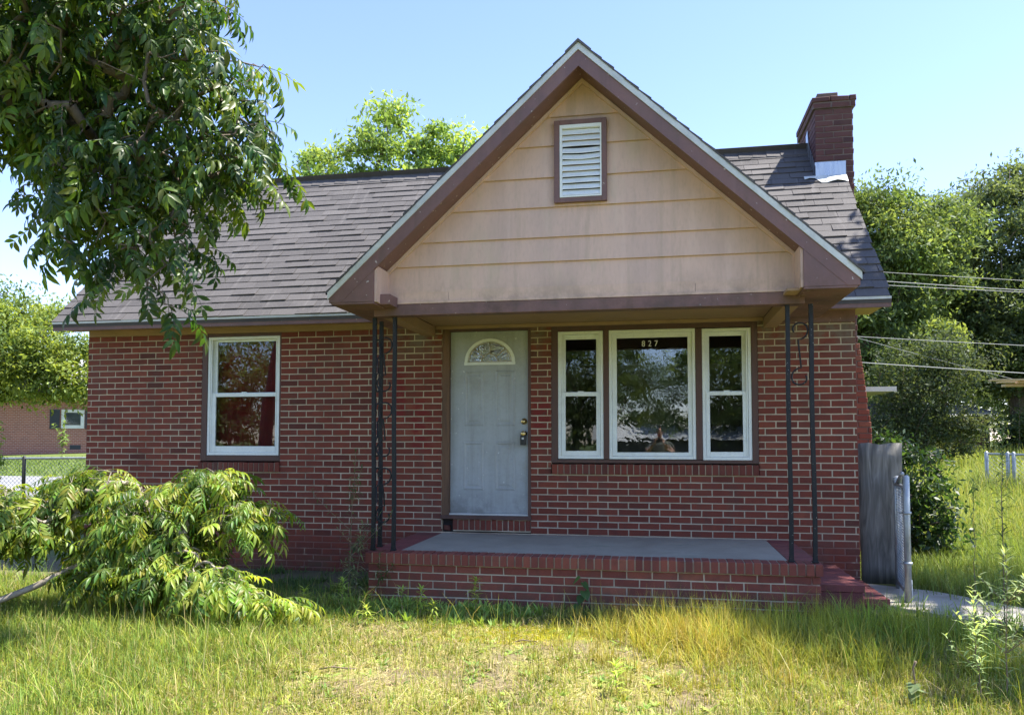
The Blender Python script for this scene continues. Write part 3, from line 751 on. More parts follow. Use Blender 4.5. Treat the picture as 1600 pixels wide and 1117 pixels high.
# rake: pale drip strip, brown rake board, box ends, sloped soffit
def rake_prism(s, d_top, d_bot, y0, y1, xe, name, mat, plumb=True, ztip=None):
    """a board that follows the slope; d = vertical distance below the slope line"""
    mm = MB()
    poly = [(GX, AZ - d_top), (GX, AZ - d_bot), (xe, zr(xe, d_bot)), (xe, zr(xe, d_top))]
    if ztip is not None and zr(xe, d_bot) < ztip:
        xc = GX + s * (AZ - d_bot - ztip) / GS
        poly = [(GX, AZ - d_top), (GX, AZ - d_bot), (xc, ztip), (xe, ztip), (xe, zr(xe, d_top))]
    if s > 0: poly = poly[::-1]
    mm.prism(poly[::-1] if s < 0 else poly[::-1], y0, y1)
    return hpart(mm.build(name, mat))
for s in (-1, 1):
    xe = XL if s < 0 else XR
    rake_prism(s, 0.004, 0.066, FY - 0.006, FY + 0.004, xe, 'rake_drip_strip', 'drip_metal')
    rake_prism(s, 0.060, 0.205, FY + 0.005, FY + 0.03, xe - s * 0.012, 'rake_board', 'trim_brown', ztip=2.662)
    # sloped soffit under the rafters
    rake_prism(s, 0.150, 0.165, FY + 0.031, SY - 0.012, xe - s * 0.35, 'rake_soffit', 'trim_brown')
    rake_prism(s, 0.168, 0.205, SY - 0.046, SY - 0.013, xe - s * 0.385, 'rake_moulding', 'siding')
# closed box at each eave end: triangular front board, side fascia, flat soffit
for s, xin, xe in ((-1, -2.446, XL), (1, 1.134, XR)):
    mm = MB()
    d = 0.205
    zt = zr(xin, d)
    xo = GX + s * (AZ - d - 2.664) / GS
    poly = [(xin, 2.664), (xin, zt), (xo, 2.664)]
    if s < 0: poly = poly[::-1]
    poly = poly[::-1]
    mm.prism(poly, FY + 0.008, FY + 0.028)
    hpart(mm.build('eave_box_front', 'trim_brown'))
    mm = MB(); a, b = sorted((xin, xin - s * 0.02)); mm.box(a, b, FY + 0.029, SY - 0.011, 2.664, zt + 0.04); hpart(mm.build('eave_box_return', 'siding'))
    mm = MB(); a, b = sorted((xin + s * 0.001, xe - s * 0.03)); mm.box(a, b, FY + 0.012, -0.31, 2.645, 2.662); hpart(mm.build('eave_box_soffit', 'trim_brown'))
    mm = MB(); a, b = sorted((xe - s * 0.032, xe - s * 0.012)); mm.box(a, b, FY + 0.031, -0.31, 2.662, zr(xe, 0.03)); hpart(mm.build('eave_fascia', 'trim_brown'))
    mm = MB(); a, b = sorted((xin - s * 0.0, xin - s * 0.11)); mm.box(a, b, FY + 0.12, SY - 0.03, 2.655, 2.676 if s > 0 else 2.745); hpart(mm.build('trim_block', 'soffit' if s > 0 else 'trim_brown'))
# siding boards, each lapped over the one below
ZB = [2.703, 2.788, 3.030, 3.246, 3.514, 3.782, 4.066, 4.322, 4.66]
def siding_poly(z0, z1):
    d = 0.155
    def half(z): return min(1.79, (AZ - d - z) / GS)
    if half(z0) <= 0: return None
    z1 = min(z1, AZ - d - 0.001)
    h0, h1 = half(z0), half(z1); pts = [(GX - h0 - 0.01, z0), (GX + h0, z0)]
    zk = AZ - d - GS * 1.79
    if z0 < zk < z1: pts += [(GX + 1.79, zk)]
    pts += [(GX + h1, z1), (GX - h1 - 0.01, z1)]
    if z0 < zk < z1: pts += [(GX - 1.80, zk)]
    return pts
sid = MB(); sid.prism(siding_poly(2.60, 4.70), SY + 0.02, SY + 0.06); gable = hpart(sid.build('gable_wall', 'shed_dark'))
for i in range(len(ZB) - 1):
    z0, z1 = ZB[i], ZB[i + 1] + 0.02
    p = siding_poly(z0, z1 if i < len(ZB) - 2 else 4.70)
    mm = MB(); n = len(p)
    zt = max(q[1] for q in p)
    yy = lambda z: SY - 0.016 + 0.022 * (z - z0) / (zt - z0) + (0.0)
    sag = [rng.uniform(-0.002, 0.002) for _ in p]
    vs = [(x, yy(z), z + (sg if z == z0 else 0)) for (x, z), sg in zip(p, sag)] + [(x, yy(z) + 0.014, z) for x, z in p]
    if i == 0:
        for a_, b_ in ((-2.44, -1.86), (-1.857, 0.31), (0.313, 1.14)):
            mm = MB(); mm.box(a_, b_, SY - 0.016 + rng.uniform(-0.002, 0.002), SY + 0.004, z0 + rng.uniform(-0.002, 0.002), z1); sub(mm.build('siding_board', 'siding'), gable)
        continue
    mm.add(vs, [tuple(range(n)), tuple(range(2 * n - 1, n - 1, -1))] + [((a + 1) % n, a, n + a, n + (a + 1) % n) for a in range(n)])
    sub(mm.build('siding_board', 'siding'), gable)
mm = MB(); mm.box(-2.455, -2.42, SY - 0.03, SY - 0.012, 2.705, 3.06); sub(mm.build('corner_board', 'siding'), gable)
mm = MB(); mm.box(1.10, 1.133, SY - 0.03, SY - 0.012, 2.705, 3.06); sub(mm.build('corner_board', 'siding'), gable)
mm = MB(); mm.box(-2.455, 1.133, SY - 0.026, SY - 0.012, 2.690, 2.712); sub(mm.build('base_moulding', 'siding'), gable)
# louvred vent
vent = MB()
vx0, vx1, vz0, vz1 = -0.893, -0.430, 3.536, 4.270; yv = SY - 0.055
for b in ((vx0, vx0 + 0.05, vz0, vz1), (vx1 - 0.045, vx1, vz0, vz1), (vx0 + 0.05, vx1 - 0.045, vz1 - 0.045, vz1), (vx0 + 0.05, vx1 - 0.045, vz0, vz0 + 0.042)):
    vent.box(b[0], b[1], yv, SY - 0.005, b[2], b[3])
vent = hpart(vent.build('gable_vent', 'trim_brown', None, False, 0.003))
mm = MB()
ix0, ix1, iz0, iz1 = vx0 + 0.051, vx1 - 0.046, vz0 + 0.043, vz1 - 0.046
for b in ((ix0, ix0 + 0.022, iz0, iz1), (ix1 - 0.012, ix1, iz0, iz1), (ix0 + 0.022, ix1 - 0.012, iz1 - 0.03, iz1), (ix0 + 0.022, ix1 - 0.012, iz0, iz0 + 0.014)):
    mm.box(b[0], b[1], yv - 0.004, SY - 0.008, b[2], b[3])
sub(mm.build('vent_frame', 'vent_white'), vent)
mm = MB(); mm.box(ix0, ix1, SY - 0.009, SY - 0.006, iz0, iz1); sub(mm.build('vent_backing', 'dark_interior'), vent)
ns = 11
for k in range(ns):
    z = iz0 + 0.018 + (iz1 - iz0 - 0.05) * k / ns; hgt = (iz1 - iz0 - 0.05) / ns
    mm = MB(); y0, y1 = yv + 0.002, yv + 0.026
    sagm = 0.010 if k in (6, 7) else rng.uniform(-0.003, 0.003)
    xs = np.linspace(ix0 + 0.018, ix1 - 0.008, 5); vs = []
    for i, x in enumerate(xs):
        sg = -sagm * math.sin(math.pi * i / 4) + rng.uniform(-0.0015, 0.0015)
        vs += [(x, y0, z + sg), (x, y1, z + hgt * 0.84 + sg), (x, y1, z + hgt * 0.84 + 0.007 + sg), (x, y0, z + 0.008 + sg)]
    mm.add(vs, [(i * 4 + a, i * 4 + (a + 1) % 4, i * 4 + 4 + (a + 1) % 4, i * 4 + 4 + a) for i in range(4) for a in range(4)] + [(3, 2, 1, 0), (16, 17, 18, 19)])
    sub(mm.build('slat', 'vent_white'), vent)
# porch beam, side beams, ceiling
hbox('porch_beam', 'trim_brown', -2.565, 1.195, SY - 0.02, SY + 0.11, 2.585, 2.689, bevel=0.004)
hbox('beam_liner', 'soffit', -2.40, 1.05, SY + 0.112, SY + 0.135, 2.60, 2.70)
for x0, x1 in ((-2.555, -2.42), (1.055, 1.185)):
    hbox('side_beam', 'soffit', x0, x1, SY + 0.136, -0.004, 2.60, 2.70)
hbox('porch_ceiling', 'soffit', -2.418, 1.053, SY + 0.137, -0.004, 2.705, 2.72)
hbox('ceiling_trim', 'soffit', -2.415, 1.05, -0.03, -0.006, 2.668, 2.703)
mm = MB(); mm.box(-0.74, -0.54, -1.06, -1.0, 2.69, 2.703); hpart(mm.build('ceiling_batten', 'old_white'))

# ------------------------------------------------------------------ windows and door
def window(x0, x1, z0, z1, glass, rail=None, name='window', gl=None):
    """white vinyl window; gl = (glass x0, x1, z0, z1)"""
    gx0, gx1, gz0, gz1 = gl
    fr = MB(); yf, yb = 0.012, 0.085; w = 0.032
    for b in ((x0, x0 + w, z0, z1), (x1 - w, x1, z0, z1), (x0 + w, x1 - w, z1 - w, z1), (x0 + w, x1 - w, z0, z0 + w)): fr.box(b[0], b[1], yf, yb, b[2], b[3])
    win = hpart(fr.build(name, 'vinyl_white', None, False, 0.003))
    def sash(a0, a1, c0, c1, g, y0, y1):
        mm = MB()
        for b in ((a0, g[0], c0, c1), (g[1], a1, c0, c1), (g[0], g[1], g[3], c1), (g[0], g[1], c0, g[2])): mm.box(b[0], b[1], y0, y1, b[2], b[3])
        sub(mm.build('sash', 'vinyl_white', None, False, 0.003), win)
        mm = MB(); ym = (y0 + y1) / 2
        mm.box(g[0] - 0.004, g[1] + 0.004, ym, ym + 0.004, g[2] - 0.004, g[3] + 0.004)
        sub(mm.build('pane', glass), win)
    a0, a1, c0, c1 = x0 + w + 0.001, x1 - w - 0.001, z0 + w + 0.001, z1 - w - 0.001
    if rail:
        r0, r1 = rail
        sash(a0, a1, r0 + 0.002, c1, (gx0, gx1, r1, gz1), 0.05, 0.075)
        sash(a0, a1, c0, r1 - 0.006, (gx0, gx1, gz0, r0), 0.022, 0.047)
        for q in (a0 + 0.004, a1 - 0.016):
            mm = MB(); mm.box(q, q + 0.012, 0.014, 0.022, c0, c1); sub(mm.build('jamb_track', 'vinyl_white'), win)
        mm = MB(); mm.box((a0 + a1) / 2 - 0.03, (a0 + a1) / 2 + 0.03, 0.03, 0.05, r1 - 0.006, r1 + 0.006); sub(mm.build('sash_lock', 'vinyl_white'), win)
    else: sash(a0, a1, c0, c1, (gx0, gx1, gz0, gz1), 0.03, 0.06)
    return win
w1 = window(-5.172, -4.272, 1.280, 2.652, 'glass', (1.955, 2.004), gl=(-5.074, -4.325, 1.384, 2.596)); w1['label'] = 'white sash window with dark red cloth behind the glass'
w2 = window(-1.062, -0.580, 1.256, 2.613, 'glass', (1.920, 1.968), gl=(-0.984, -0.656, 1.340, 2.531)); w2['label'] = 'narrow white sash window nearest the door'
w3 = window(-0.520, 0.373, 1.254, 2.615, 'glass_film', None, gl=(-0.439, 0.296, 1.326, 2.531)); w3['label'] = 'wide white picture window bearing the number 827'
w4 = window(0.440, 0.930, 1.248, 2.608, 'glass', (1.915, 1.960), gl=(0.515, 0.842, 1.333, 2.533)); w4['label'] = 'narrow white sash window nearest the right iron post'
# brown casings
def casing(name, pieces, mat='casing_brown', y0=0.004, y1=0.10):
    mm = MB()
    for b in pieces: mm.box(b[0], b[1], y0, y1, b[2], b[3])
    return hpart(mm.build(name, mat, None, False, 0.003))
casing('window_casing', [(-5.243, -5.174, 1.215, 2.689), (-4.270, -4.252, 1.215, 2.689), (-5.173, -4.271, 2.654, 2.689), (-5.173, -4.271, 1.215, 1.278)])
casing('window_casing', [(-1.133, -1.064, 1.213, 2.70), (-0.578, -0.522, 1.253, 2.615), (0.375, 0.438, 1.253, 2.61), (0.932, 0.993, 1.213, 2.70), (-1.063, 0.931, 2.616, 2.70), (-1.063, 0.931, 1.213, 1.247)])
# rowlock sills
def rowlock(x0, x1, z0, z1, yf, n, mat, parent, depth=0.12, slope=0.0, name='sill_brick', top=True):
    w = (x1 - x0) / n
    for k in range(n):
        mm = MB(); a, b = x0 + k * w + 0.005, x0 + (k + 1) * w - 0.005
        j = rng.uniform(-0.003, 0.003)
        ch = 0.004
        vs = [(a + ch, yf + j, z0 + ch), (b - ch, yf + j, z0 + ch), (b - ch, yf + j, z1 - ch + j), (a + ch, yf + j, z1 - ch + j),
              (a, yf + ch + j, z0), (b, yf + ch + j, z0), (b, yf + ch + j, z1 + j), (a, yf + ch + j, z1 + j),
              (a, yf + depth, z0 + slope), (b, yf + depth, z0 + slope), (b, yf + depth, z1 + slope + j), (a, yf + depth, z1 + slope + j)]
        mm.add(vs, [(0, 1, 2, 3), (4, 5, 1, 0), (5, 6, 2, 1), (6, 7, 3, 2), (7, 4, 0, 3), (8, 9, 5, 4), (9, 10, 6, 5), (10, 11, 7, 6), (11, 8, 4, 7), (8, 11, 10, 9)], tint())
        sub(mm.build(name, mat), parent)
for x0, x1, nn in ((-5.262, -4.245, 16), (-1.130, 0.992, 32)):
    mm = MB(); mm.box(x0 + 0.006, x1 - 0.006, -0.014, 0.10, 1.098, 1.196); s_ = hpart(mm.build('window_sill', 'mortar'))
    rowlock(x0, x1, 1.094, 1.200, -0.024, nn, 'brick', s_)
# curtain of dark red cloth behind the left window: hangs inside on its own rod
mm = MB(); nx, nz = 40, 6; vs = []
for j in range(nz):
    for i in range(nx):
        u = i / (nx - 1); v = j / (nz - 1)
        vs.append((-5.2 + u * 0.98, 0.16 + 0.022 * math.sin(u * 42 + v) + 0.012 * math.sin(u * 17), 1.25 + v * 1.38))
mm.add(vs, [(j * nx + i, j * nx + i + 1, (j + 1) * nx + i + 1, (j + 1) * nx + i) for j in range(nz - 1) for i in range(nx - 1)])
cur = mm.build('curtain', 'red_cloth', None, True)
sm = cur.modifiers.new('thick', 'SOLIDIFY'); sm.thickness = 0.003
tag(cur, 'dark red cloth hanging behind the sash window on the house front', 'curtain')
# number on the picture window
def digit(ch, x, z, size, parent):
    cu = bpy.data.curves.new('digit', 'FONT'); cu.body = ch; cu.size = size; cu.extrude = 0.0012; cu.align_x = 'CENTER'
    ob = bpy.data.objects.new('digit', cu); COL.objects.link(ob)
    dg = bpy.context.evaluated_depsgraph_get(); me = bpy.data.meshes.new_from_object(ob.evaluated_get(dg)); bpy.data.objects.remove(ob)
    me.transform(Matrix.Rotation(math.pi / 2, 4, 'X')); 
    return me
for i, ch in enumerate('827'):
    for mat, sc_, y in (('digit_black', 0.105, 0.0425), ('digit_white', 0.086, 0.0395)):
        me = digit(ch, 0, 0, sc_, None); me.materials.clear(); me.materials.append(MATS[mat])
        o = link('digit' if mat == 'digit_white' else 'digit_border', me, w3, (-0.158 + i * 0.066, y, 2.440 if mat == 'digit_white' else 2.4335))
        o.scale.x = 0.9
# door: steel slab with embossed panels and a fanlight
DX0, DX1, DZ0, DZ1 = -2.258, -1.392, 0.664, 2.642
FXc, FZ, FRX, FRZ = -1.818, 2.305, 0.225, 0.225
def door_slab():
    """slab as a ring of quads around the fanlight opening"""
    mm = MB(); yf, yb = 0.050, 0.092
    na = 24; arc = [(FXc + FRX * 1.20 * math.cos(math.pi * k / na), FZ - 0.018 + 0.26 * math.sin(math.pi * k / na)) for k in range(na + 1)]
    mm.box(DX0, DX1, yf, yb, DZ0, FZ - 0.018)
    xa, xb = FXc - FRX * 1.20, FXc + FRX * 1.20
    mm.box(DX0, xa, yf, yb, FZ - 0.018, DZ1); mm.box(xb, DX1, yf, yb, FZ - 0.018, DZ1)
    for k in range(na):
        (x1, z1), (x0, z0) = arc[k], arc[k + 1]
        mm.add([(x0, yf, z0), (x1, yf, z1), (x1, yf, DZ1), (x0, yf, DZ1), (x0, yb, z0), (x1, yb, z1), (x1, yb, DZ1), (x0, yb, DZ1)], [(0, 1, 2, 3), (5, 4, 7, 6), (4, 5, 1, 0), (3, 2, 6, 7)])
    return mm
door = hpart(door_slab().build('door', 'door_grey'))
door['label'] = 'grey four panel steel door with a fanlight'
for (a, b, c, d) in ((-2.104, -1.880, 1.608, 2.210), (-1.752, -1.534, 1.608, 2.208), (-2.112, -1.884, 0.912, 1.436), (-1.758, -1.540, 0.914, 1.436)):
    mm = MB(); y0 = 0.0495
    rings = [(0.0, 0.0), (0.010, -0.006), (0.020, -0.006), (0.032, 0.0015), (0.044, 0.0015), (0.062, -0.005)]
    vs = []
    for ins, dy in rings: vs += [(a + ins, y0 + dy, c + ins), (b - ins, y0 + dy, c + ins), (b - ins, y0 + dy, d - ins), (a + ins, y0 + dy, d - ins)]
    fs = [(i * 4 + k, i * 4 + (k + 1) % 4, i * 4 + 4 + (k + 1) % 4, i * 4 + 4 + k) for i in range(len(rings) - 1) for k in range(4)]
    e = (len(rings) - 1) * 4; fs.append((e, e + 1, e + 2, e + 3))
    mm.add(vs, fs); sub(mm.build('panel', 'door_grey'), door)
# fanlight frame, panes and bars
mm = MB(); na = 24
def ell(k, rx, rz): return (FXc + rx * math.cos(math.pi * k / na), FZ + rz * math.sin(math.pi * k / na))
for k in range(na):
    q = [ell(k, 0.282, 0.258), ell(k + 1, 0.282, 0.258), ell(k + 1, 0.246, 0.226), ell(k, 0.246, 0.226)]
    mm.add([(x, 0.040, z) for x, z in q] + [(x, 0.075, z) for x, z in q], [(0, 1, 2, 3), (0, 4, 5, 1), (2, 6, 7, 3)])
mm.box(FXc - 0.285, FXc + 0.285, 0.040, 0.075, FZ - 0.030, FZ - 0.0005)
fan = sub(mm.build('fanlight', 'vinyl_white'), door)
mm = MB()
mm.add([(FXc, 0.062, FZ)] + [(ell(k, 0.246, 0.226)[0], 0.062, ell(k, 0.246, 0.226)[1]) for k in range(na + 1)], [(0, k + 1, k + 2)[::-1] for k in range(na)])
sub(mm.build('pane', 'glass_fan'), door)
mm = MB()
for k in range(12): 
    p, q = [(FXc + 0.092 * math.cos(math.pi * j / 12), FZ + 0.092 * math.sin(math.pi * j / 12)) for j in (k, k + 1)]
    mm.tube([(p[0], 0.056, p[1]), (q[0], 0.056, q[1])], 0.006, 5)
for a in (42, 90, 138):
    c_, s_ = math.cos(R(a)), math.sin(R(a)); mm.tube([(FXc + 0.092 * c_, 0.056, FZ + 0.092 * s_), (FXc + 0.246 * c_, 0.056, FZ + 0.226 * s_)], 0.006, 5)
mm.tube([ (ell(k, 0.238, 0.218)[0], 0.055, ell(k, 0.238, 0.218)[1]) for k in range(na + 1)], 0.005, 5)
mm.tube([(FXc - 0.24, 0.055, FZ + 0.006), (FXc + 0.24, 0.055, FZ + 0.006)], 0.005, 5)
sub(mm.build('glazing_bar', 'lead_came', None, True), door)
def lathe(mb, prof, cx, cy, cz, sides=16):
    """profile (r, depth along -Y) turned about the Y axis"""
    vs = []
    for r, d in prof: vs += [(cx + r * math.cos(2 * math.pi * k / sides), cy - d, cz + r * math.sin(2 * math.pi * k / sides)) for k in range(sides)]
    fs = [(i * sides + k, (i + 1) * sides + k, (i + 1) * sides + (k + 1) % sides, i * sides + (k + 1) % sides) for i in range(len(prof) - 1) for k in range(sides)]
    fs.append(tuple(range((len(prof) - 1) * sides, len(prof) * sides))[::-1])
    mb.add(vs, fs)
mm = MB(); lathe(mm, [(0.034, 0), (0.034, 0.006), (0.028, 0.014), (0.017, 0.016), (0.016, 0.028), (0.008, 0.03)], -1.436, 0.05, 1.655); sub(mm.build('deadbolt', 'brass', None, True), door)
mm = MB(); lathe(mm, [(0.033, 0), (0.032, 0.008), (0.014, 0.014), (0.013, 0.03), (0.022, 0.036), (0.029, 0.05), (0.027, 0.066), (0.016, 0.074)], -1.437, 0.05, 1.522); sub(mm.build('door_knob', 'brass', None, True), door)
# door frame, threshold
casing('door_frame', [(-2.343, -2.262, 0.615, 2.698)], 'raw_wood', 0.004, 0.12)
casing('door_frame', [(-1.388, -1.357, 0.615, 2.698), (-2.261, -1.389, 2.645, 2.698)], 'casing_brown', 0.004, 0.12)
casing('threshold', [(-2.352, -1.350, 0.600, 0.640)], 'casing_brown', -0.012, 0.12)
casing('threshold_plate', [(-2.262, -1.388, 0.641, 0.661)], 'drip_metal', 0.02, 0.12)
mm = MB(); mm.box(-2.215, -1.36, 0.012, 0.11, 0.470, 0.598); s_ = hpart(mm.build('door_sill', 'mortar')); rowlock(-2.222, -1.357, 0.484, 0.594, 0.004, 14, 'brick', s_, 0.09)
mm = MB(); mm.brick(-2.335, -2.262, 0.470, 0.528, 0.045, 0.05, 0.1, 0.006, 0.006); hpart(mm.build('loose_brick', 'brick'))
mm = MB(); mm.box(-2.345, -2.216, 0.075, 0.11, 0.455, 0.60); hpart(mm.build('gap_backing', 'dark_interior'))
# key box hanging on the knob
lb = thing('key_lockbox', 'small black lockbox hanging from the brass door knob', 'lockbox', (-1.437, -0.012, 1.40))
mm = MB(); mm.box(-0.031, 0.031, -0.018, 0.018, 0.0, 0.105); mm.build('body', 'lockbox_black', lb, False, 0.006)
mm = MB(); mm.tube([(-0.02, 0, 0.10), (-0.021, 0, 0.135), (-0.012, 0, 0.155), (0.012, 0, 0.155), (0.021, 0, 0.135), (0.02, 0, 0.10)], 0.004, 6); mm.build('shackle', 'galvanised', lb, True)
mm = MB(); mm.box(-0.012, 0.012, -0.0205, -0.0185, 0.062, 0.082); mm.build('label_plate', 'lock_label', lb)

# ------------------------------------------------------------------ brick porch
porch = thing('brick_porch', 'low red brick porch with grey concrete floor and steps at one end', 'porch', (-0.65, -0.8, 0))
def ppart(o, parent=None):
    if parent is None: o.parent = porch; o.matrix_parent_inverse = Matrix.Translation((0.65, 0.8, 0))
    else: o.parent = parent
    return o
PX0, PX1, PY0 = -2.585, 1.275, -1.555
m = MB(); m.box(PX0 + 0.006, PX1 - 0.006, PY0 + 0.006, -0.003, -0.1, 0.355); base = ppart(m.build('base', 'mortar'))
# bricks of the front face are individual; the ends are joined
PB = field(PX0, PX1, 0.005, 0.352, [], 0.03)
VARP = []
for k in range(16):
    mm = MB(); mm.brick(-(BW - MO) / 2, (BW - MO) / 2, -(CH - MO) / 2, (CH - MO) / 2, 0.0, 0.05, tint()); VARP.append(mm.mesh('brick', 'porch_brick'))
rest = MB()
for (a, b, z0, z1) in PB:
    if b - a > BW - MO - 0.002: link('brick', rng.choice(VARP), base, ((a + b) / 2, PY0 + rng.uniform(-0.0015, 0.0015), (z0 + z1) / 2))
    else: 
        mm = MB(); mm.brick(a, b, z0, z1, PY0, 0.05, tint()); mm.build('brick', 'porch_brick', base)
for k in range(5):
    y = PY0 + 0.055 + (BW / 2 if k % 2 else 0); z = 0.005 + k * CH
    while y < -0.2:
        rest.box(PX0, PX0 + 0.04, y, y + BW - MO, z, z + CH - MO, tint()); rest.box(PX1 - 0.04, PX1, y, y + BW - MO, z, z + CH - MO, tint()); y += BW
o = rest.build('end_bricks', 'porch_brick', base); o['kind'] = 'stuff'
# cap: rowlock bricks along the front edge and a mortared bed
m = MB(); m.box(PX0 - 0.018, PX1 + 0.010, PY0 - 0.016, -0.004, 0.357, 0.443); cap = ppart(m.build('cap_course', 'mortar'))
nb = 57; w = (PX1 + 0.02 - (PX0 - 0.025)) / nb
for k in range(nb):
    a = PX0 - 0.025 + k * w + 0.006; b = a + w - 0.012; j = rng.uniform(-0.004, 0.003); jz = rng.uniform(-0.003, 0.002); ch = 0.007
    yf, yb, z0, z1 = PY0 - 0.026 + j, PY0 + 0.165, 0.355, 0.450 + jz
    mm = MB()
    vs = [(a, yf, z0), (b, yf, z0), (b, yf, z1 - ch), (a, yf, z1 - ch), (a, yf + ch, z1), (b, yf + ch, z1), (a, yb, z1), (b, yb, z1), (a, yb, z0), (b, yb, z0)]
    mm.add(vs, [(0, 1, 2, 3), (3, 2, 5, 4), (4, 5, 7, 6), (0, 3, 4, 6, 8), (1, 9, 7, 5, 2), (0, 8, 9, 1)], tint())
    ppart(mm.build('cap_brick', 'porch_brick'), cap)
def stepbricks(x0, x1, y0, y1, ztop, parent, n, name='tread_brick'):
    wy = (y1 - y0) / n
    for k in range(n):
        mm = MB(); j = rng.uniform(-0.002, 0.002)
        mm.box(x0, x1 + j, y0 + k * wy + 0.003, y0 + (k + 1) * wy - 0.003, ztop - 0.06, ztop + j, tint()); mm.build(name, 'red_step', parent, False, 0.004)
m = MB(); m.box(1.045, PX1 + 0.008, PY0 + 0.17, -0.004, 0.30, 0.441); band = ppart(m.build('end_band', 'red_step'))
stepbricks(1.048, PX1 + 0.012, PY0 + 0.170, -0.006, 0.449, band, 18)
m = MB(); m.box(PX0 - 0.018, -2.335, PY0 + 0.17, -0.004, 0.30, 0.441); band = ppart(m.build('end_band', 'red_step'))
stepbricks(PX0 - 0.022, -2.338, PY0 + 0.170, -0.006, 0.447, band, 18)
m = MB(); m.box(-2.333, 1.043, PY0 + 0.168, -0.004, 0.30, 0.448)
ppart(m.build('slab', 'concrete_slab'))
# two steps down at the right end
m = MB(); m.box(PX1 + 0.012, 1.69, -1.16, -0.004, -0.1, 0.16); st = ppart(m.build('step', 'red_step', None, False, 0.01)); stepbricks(PX1 + 0.022, 1.70, -1.17, -0.006, 0.222, st, 14)
m = MB(); m.box(1.692, 1.915, -1.05, -0.004, -0.1, 0.03); st = ppart(m.build('step', 'red_step', None, False, 0.01)); stepbricks(1.702, 1.925, -1.06, -0.006, 0.092, st, 13)

# ------------------------------------------------------------------ iron posts
def bar(mb, x, y, z0, z1, w=0.0165, tw=0.0):
    n = 6; vs = []
    for i in range(n + 1):
        z = z0 + (z1 - z0) * i / n; ox = 0.004 * math.sin(i * 1.3) * (0 < i < n)
        vs += [(x + ox - w, y - w, z), (x + ox + w, y - w, z), (x + ox + w, y + w, z), (x + ox - w, y + w, z)]
    mb.add(vs, [(i * 4 + a, i * 4 + (a + 1) % 4, i * 4 + 4 + (a + 1) % 4, i * 4 + 4 + a) for i in range(n) for a in range(4)] + [(3, 2, 1, 0), (n * 4, n * 4 + 1, n * 4 + 2, n * 4 + 3)])
def scroll(p0, p1, zc, hh, r=0.0055):
    """S scroll in the plane between two bars; p0, p1 = (x, y) of the bars"""
    a = Vector((p0[0], p0[1], 0)); b = Vector((p1[0], p1[1], 0)); w = (b - a).length - 0.02
    def P(u, z): q = a + (b - a) * (0.5 + u / ((b - a).length)); return (q.x, q.y, z)
    pts = []
    rr = w / 2 - 0.006
    for k in range(17):      # upper curl
        t = R(200 - 290 * k / 16); s = 0.45 + 0.55 * min(1, k / 9)
        pts.append(P(-0.01 + rr * s * math.cos(t) * 1.0, zc + hh - rr + rr * s * math.sin(t)))
    top = list(pts)
    bot = [P(-(u), 2 * zc - z) for (u, z) in [(None, None)]] if False else []
    # mirror for the lower curl
    low = []
    for k in range(17):
        t = R(200 - 290 * k / 16); s = 0.45 + 0.55 * min(1, k / 9)
        low.append(P(0.01 - rr * s * math.cos(t), zc - hh + rr - rr * s * math.sin(t)))
    return top + low[::-1]
def iron_post(name, label, bars, panels, z0=0.452, z1=2.583):
    cx = sum(b[0] for b in bars) / len(bars); cyy = sum(b[1] for b in bars) / len(bars)
    t = thing(name, label, 'porch post', (cx, cyy, z0), 'wrought iron porch posts')
    for (x, y) in bars:
        mm = MB(); bar(mm, x - cx, y - cyy, 0.0, z1 - z0); b_ = mm.build('bar', 'iron_black', t)
        mm = MB(); mm.box(x - cx - 0.024, x - cx + 0.024, y - cyy - 0.024, y - cyy + 0.024, 0.0, 0.012); mm.box(x - cx - 0.018, x - cx + 0.018, y - cyy - 0.018, y - cyy + 0.018, 0.012, 0.04); mm.build('foot_plate', 'iron_black', b_)
    for (i, j, zs_) in panels:
        for zc, hh in zs_:
            mm = MB(); pts = scroll((bars[i][0] - cx, bars[i][1] - cyy), (bars[j][0] - cx, bars[j][1] - cyy), zc - z0, hh); mm.tube(pts, 0.0075, 5); mm.build('scroll', 'iron_black', t, True)
    return t
iron_post('iron_porch_post', 'black iron corner post of three bars left of the door', [(-2.585, -1.44), (-2.60, -1.22), (-2.39, -1.44)], [(0, 1, [(2.15, 0.26), (1.55, 0.26), (0.95, 0.26)]), (0, 2, [(2.15, 0.26), (1.55, 0.26), (0.95, 0.26)])])
iron_post('iron_porch_post', 'black iron post of two bars with one scroll beside the steps', [(1.062, -1.475), (1.245, -1.495)], [(0, 1, [(2.17, 0.27)])])

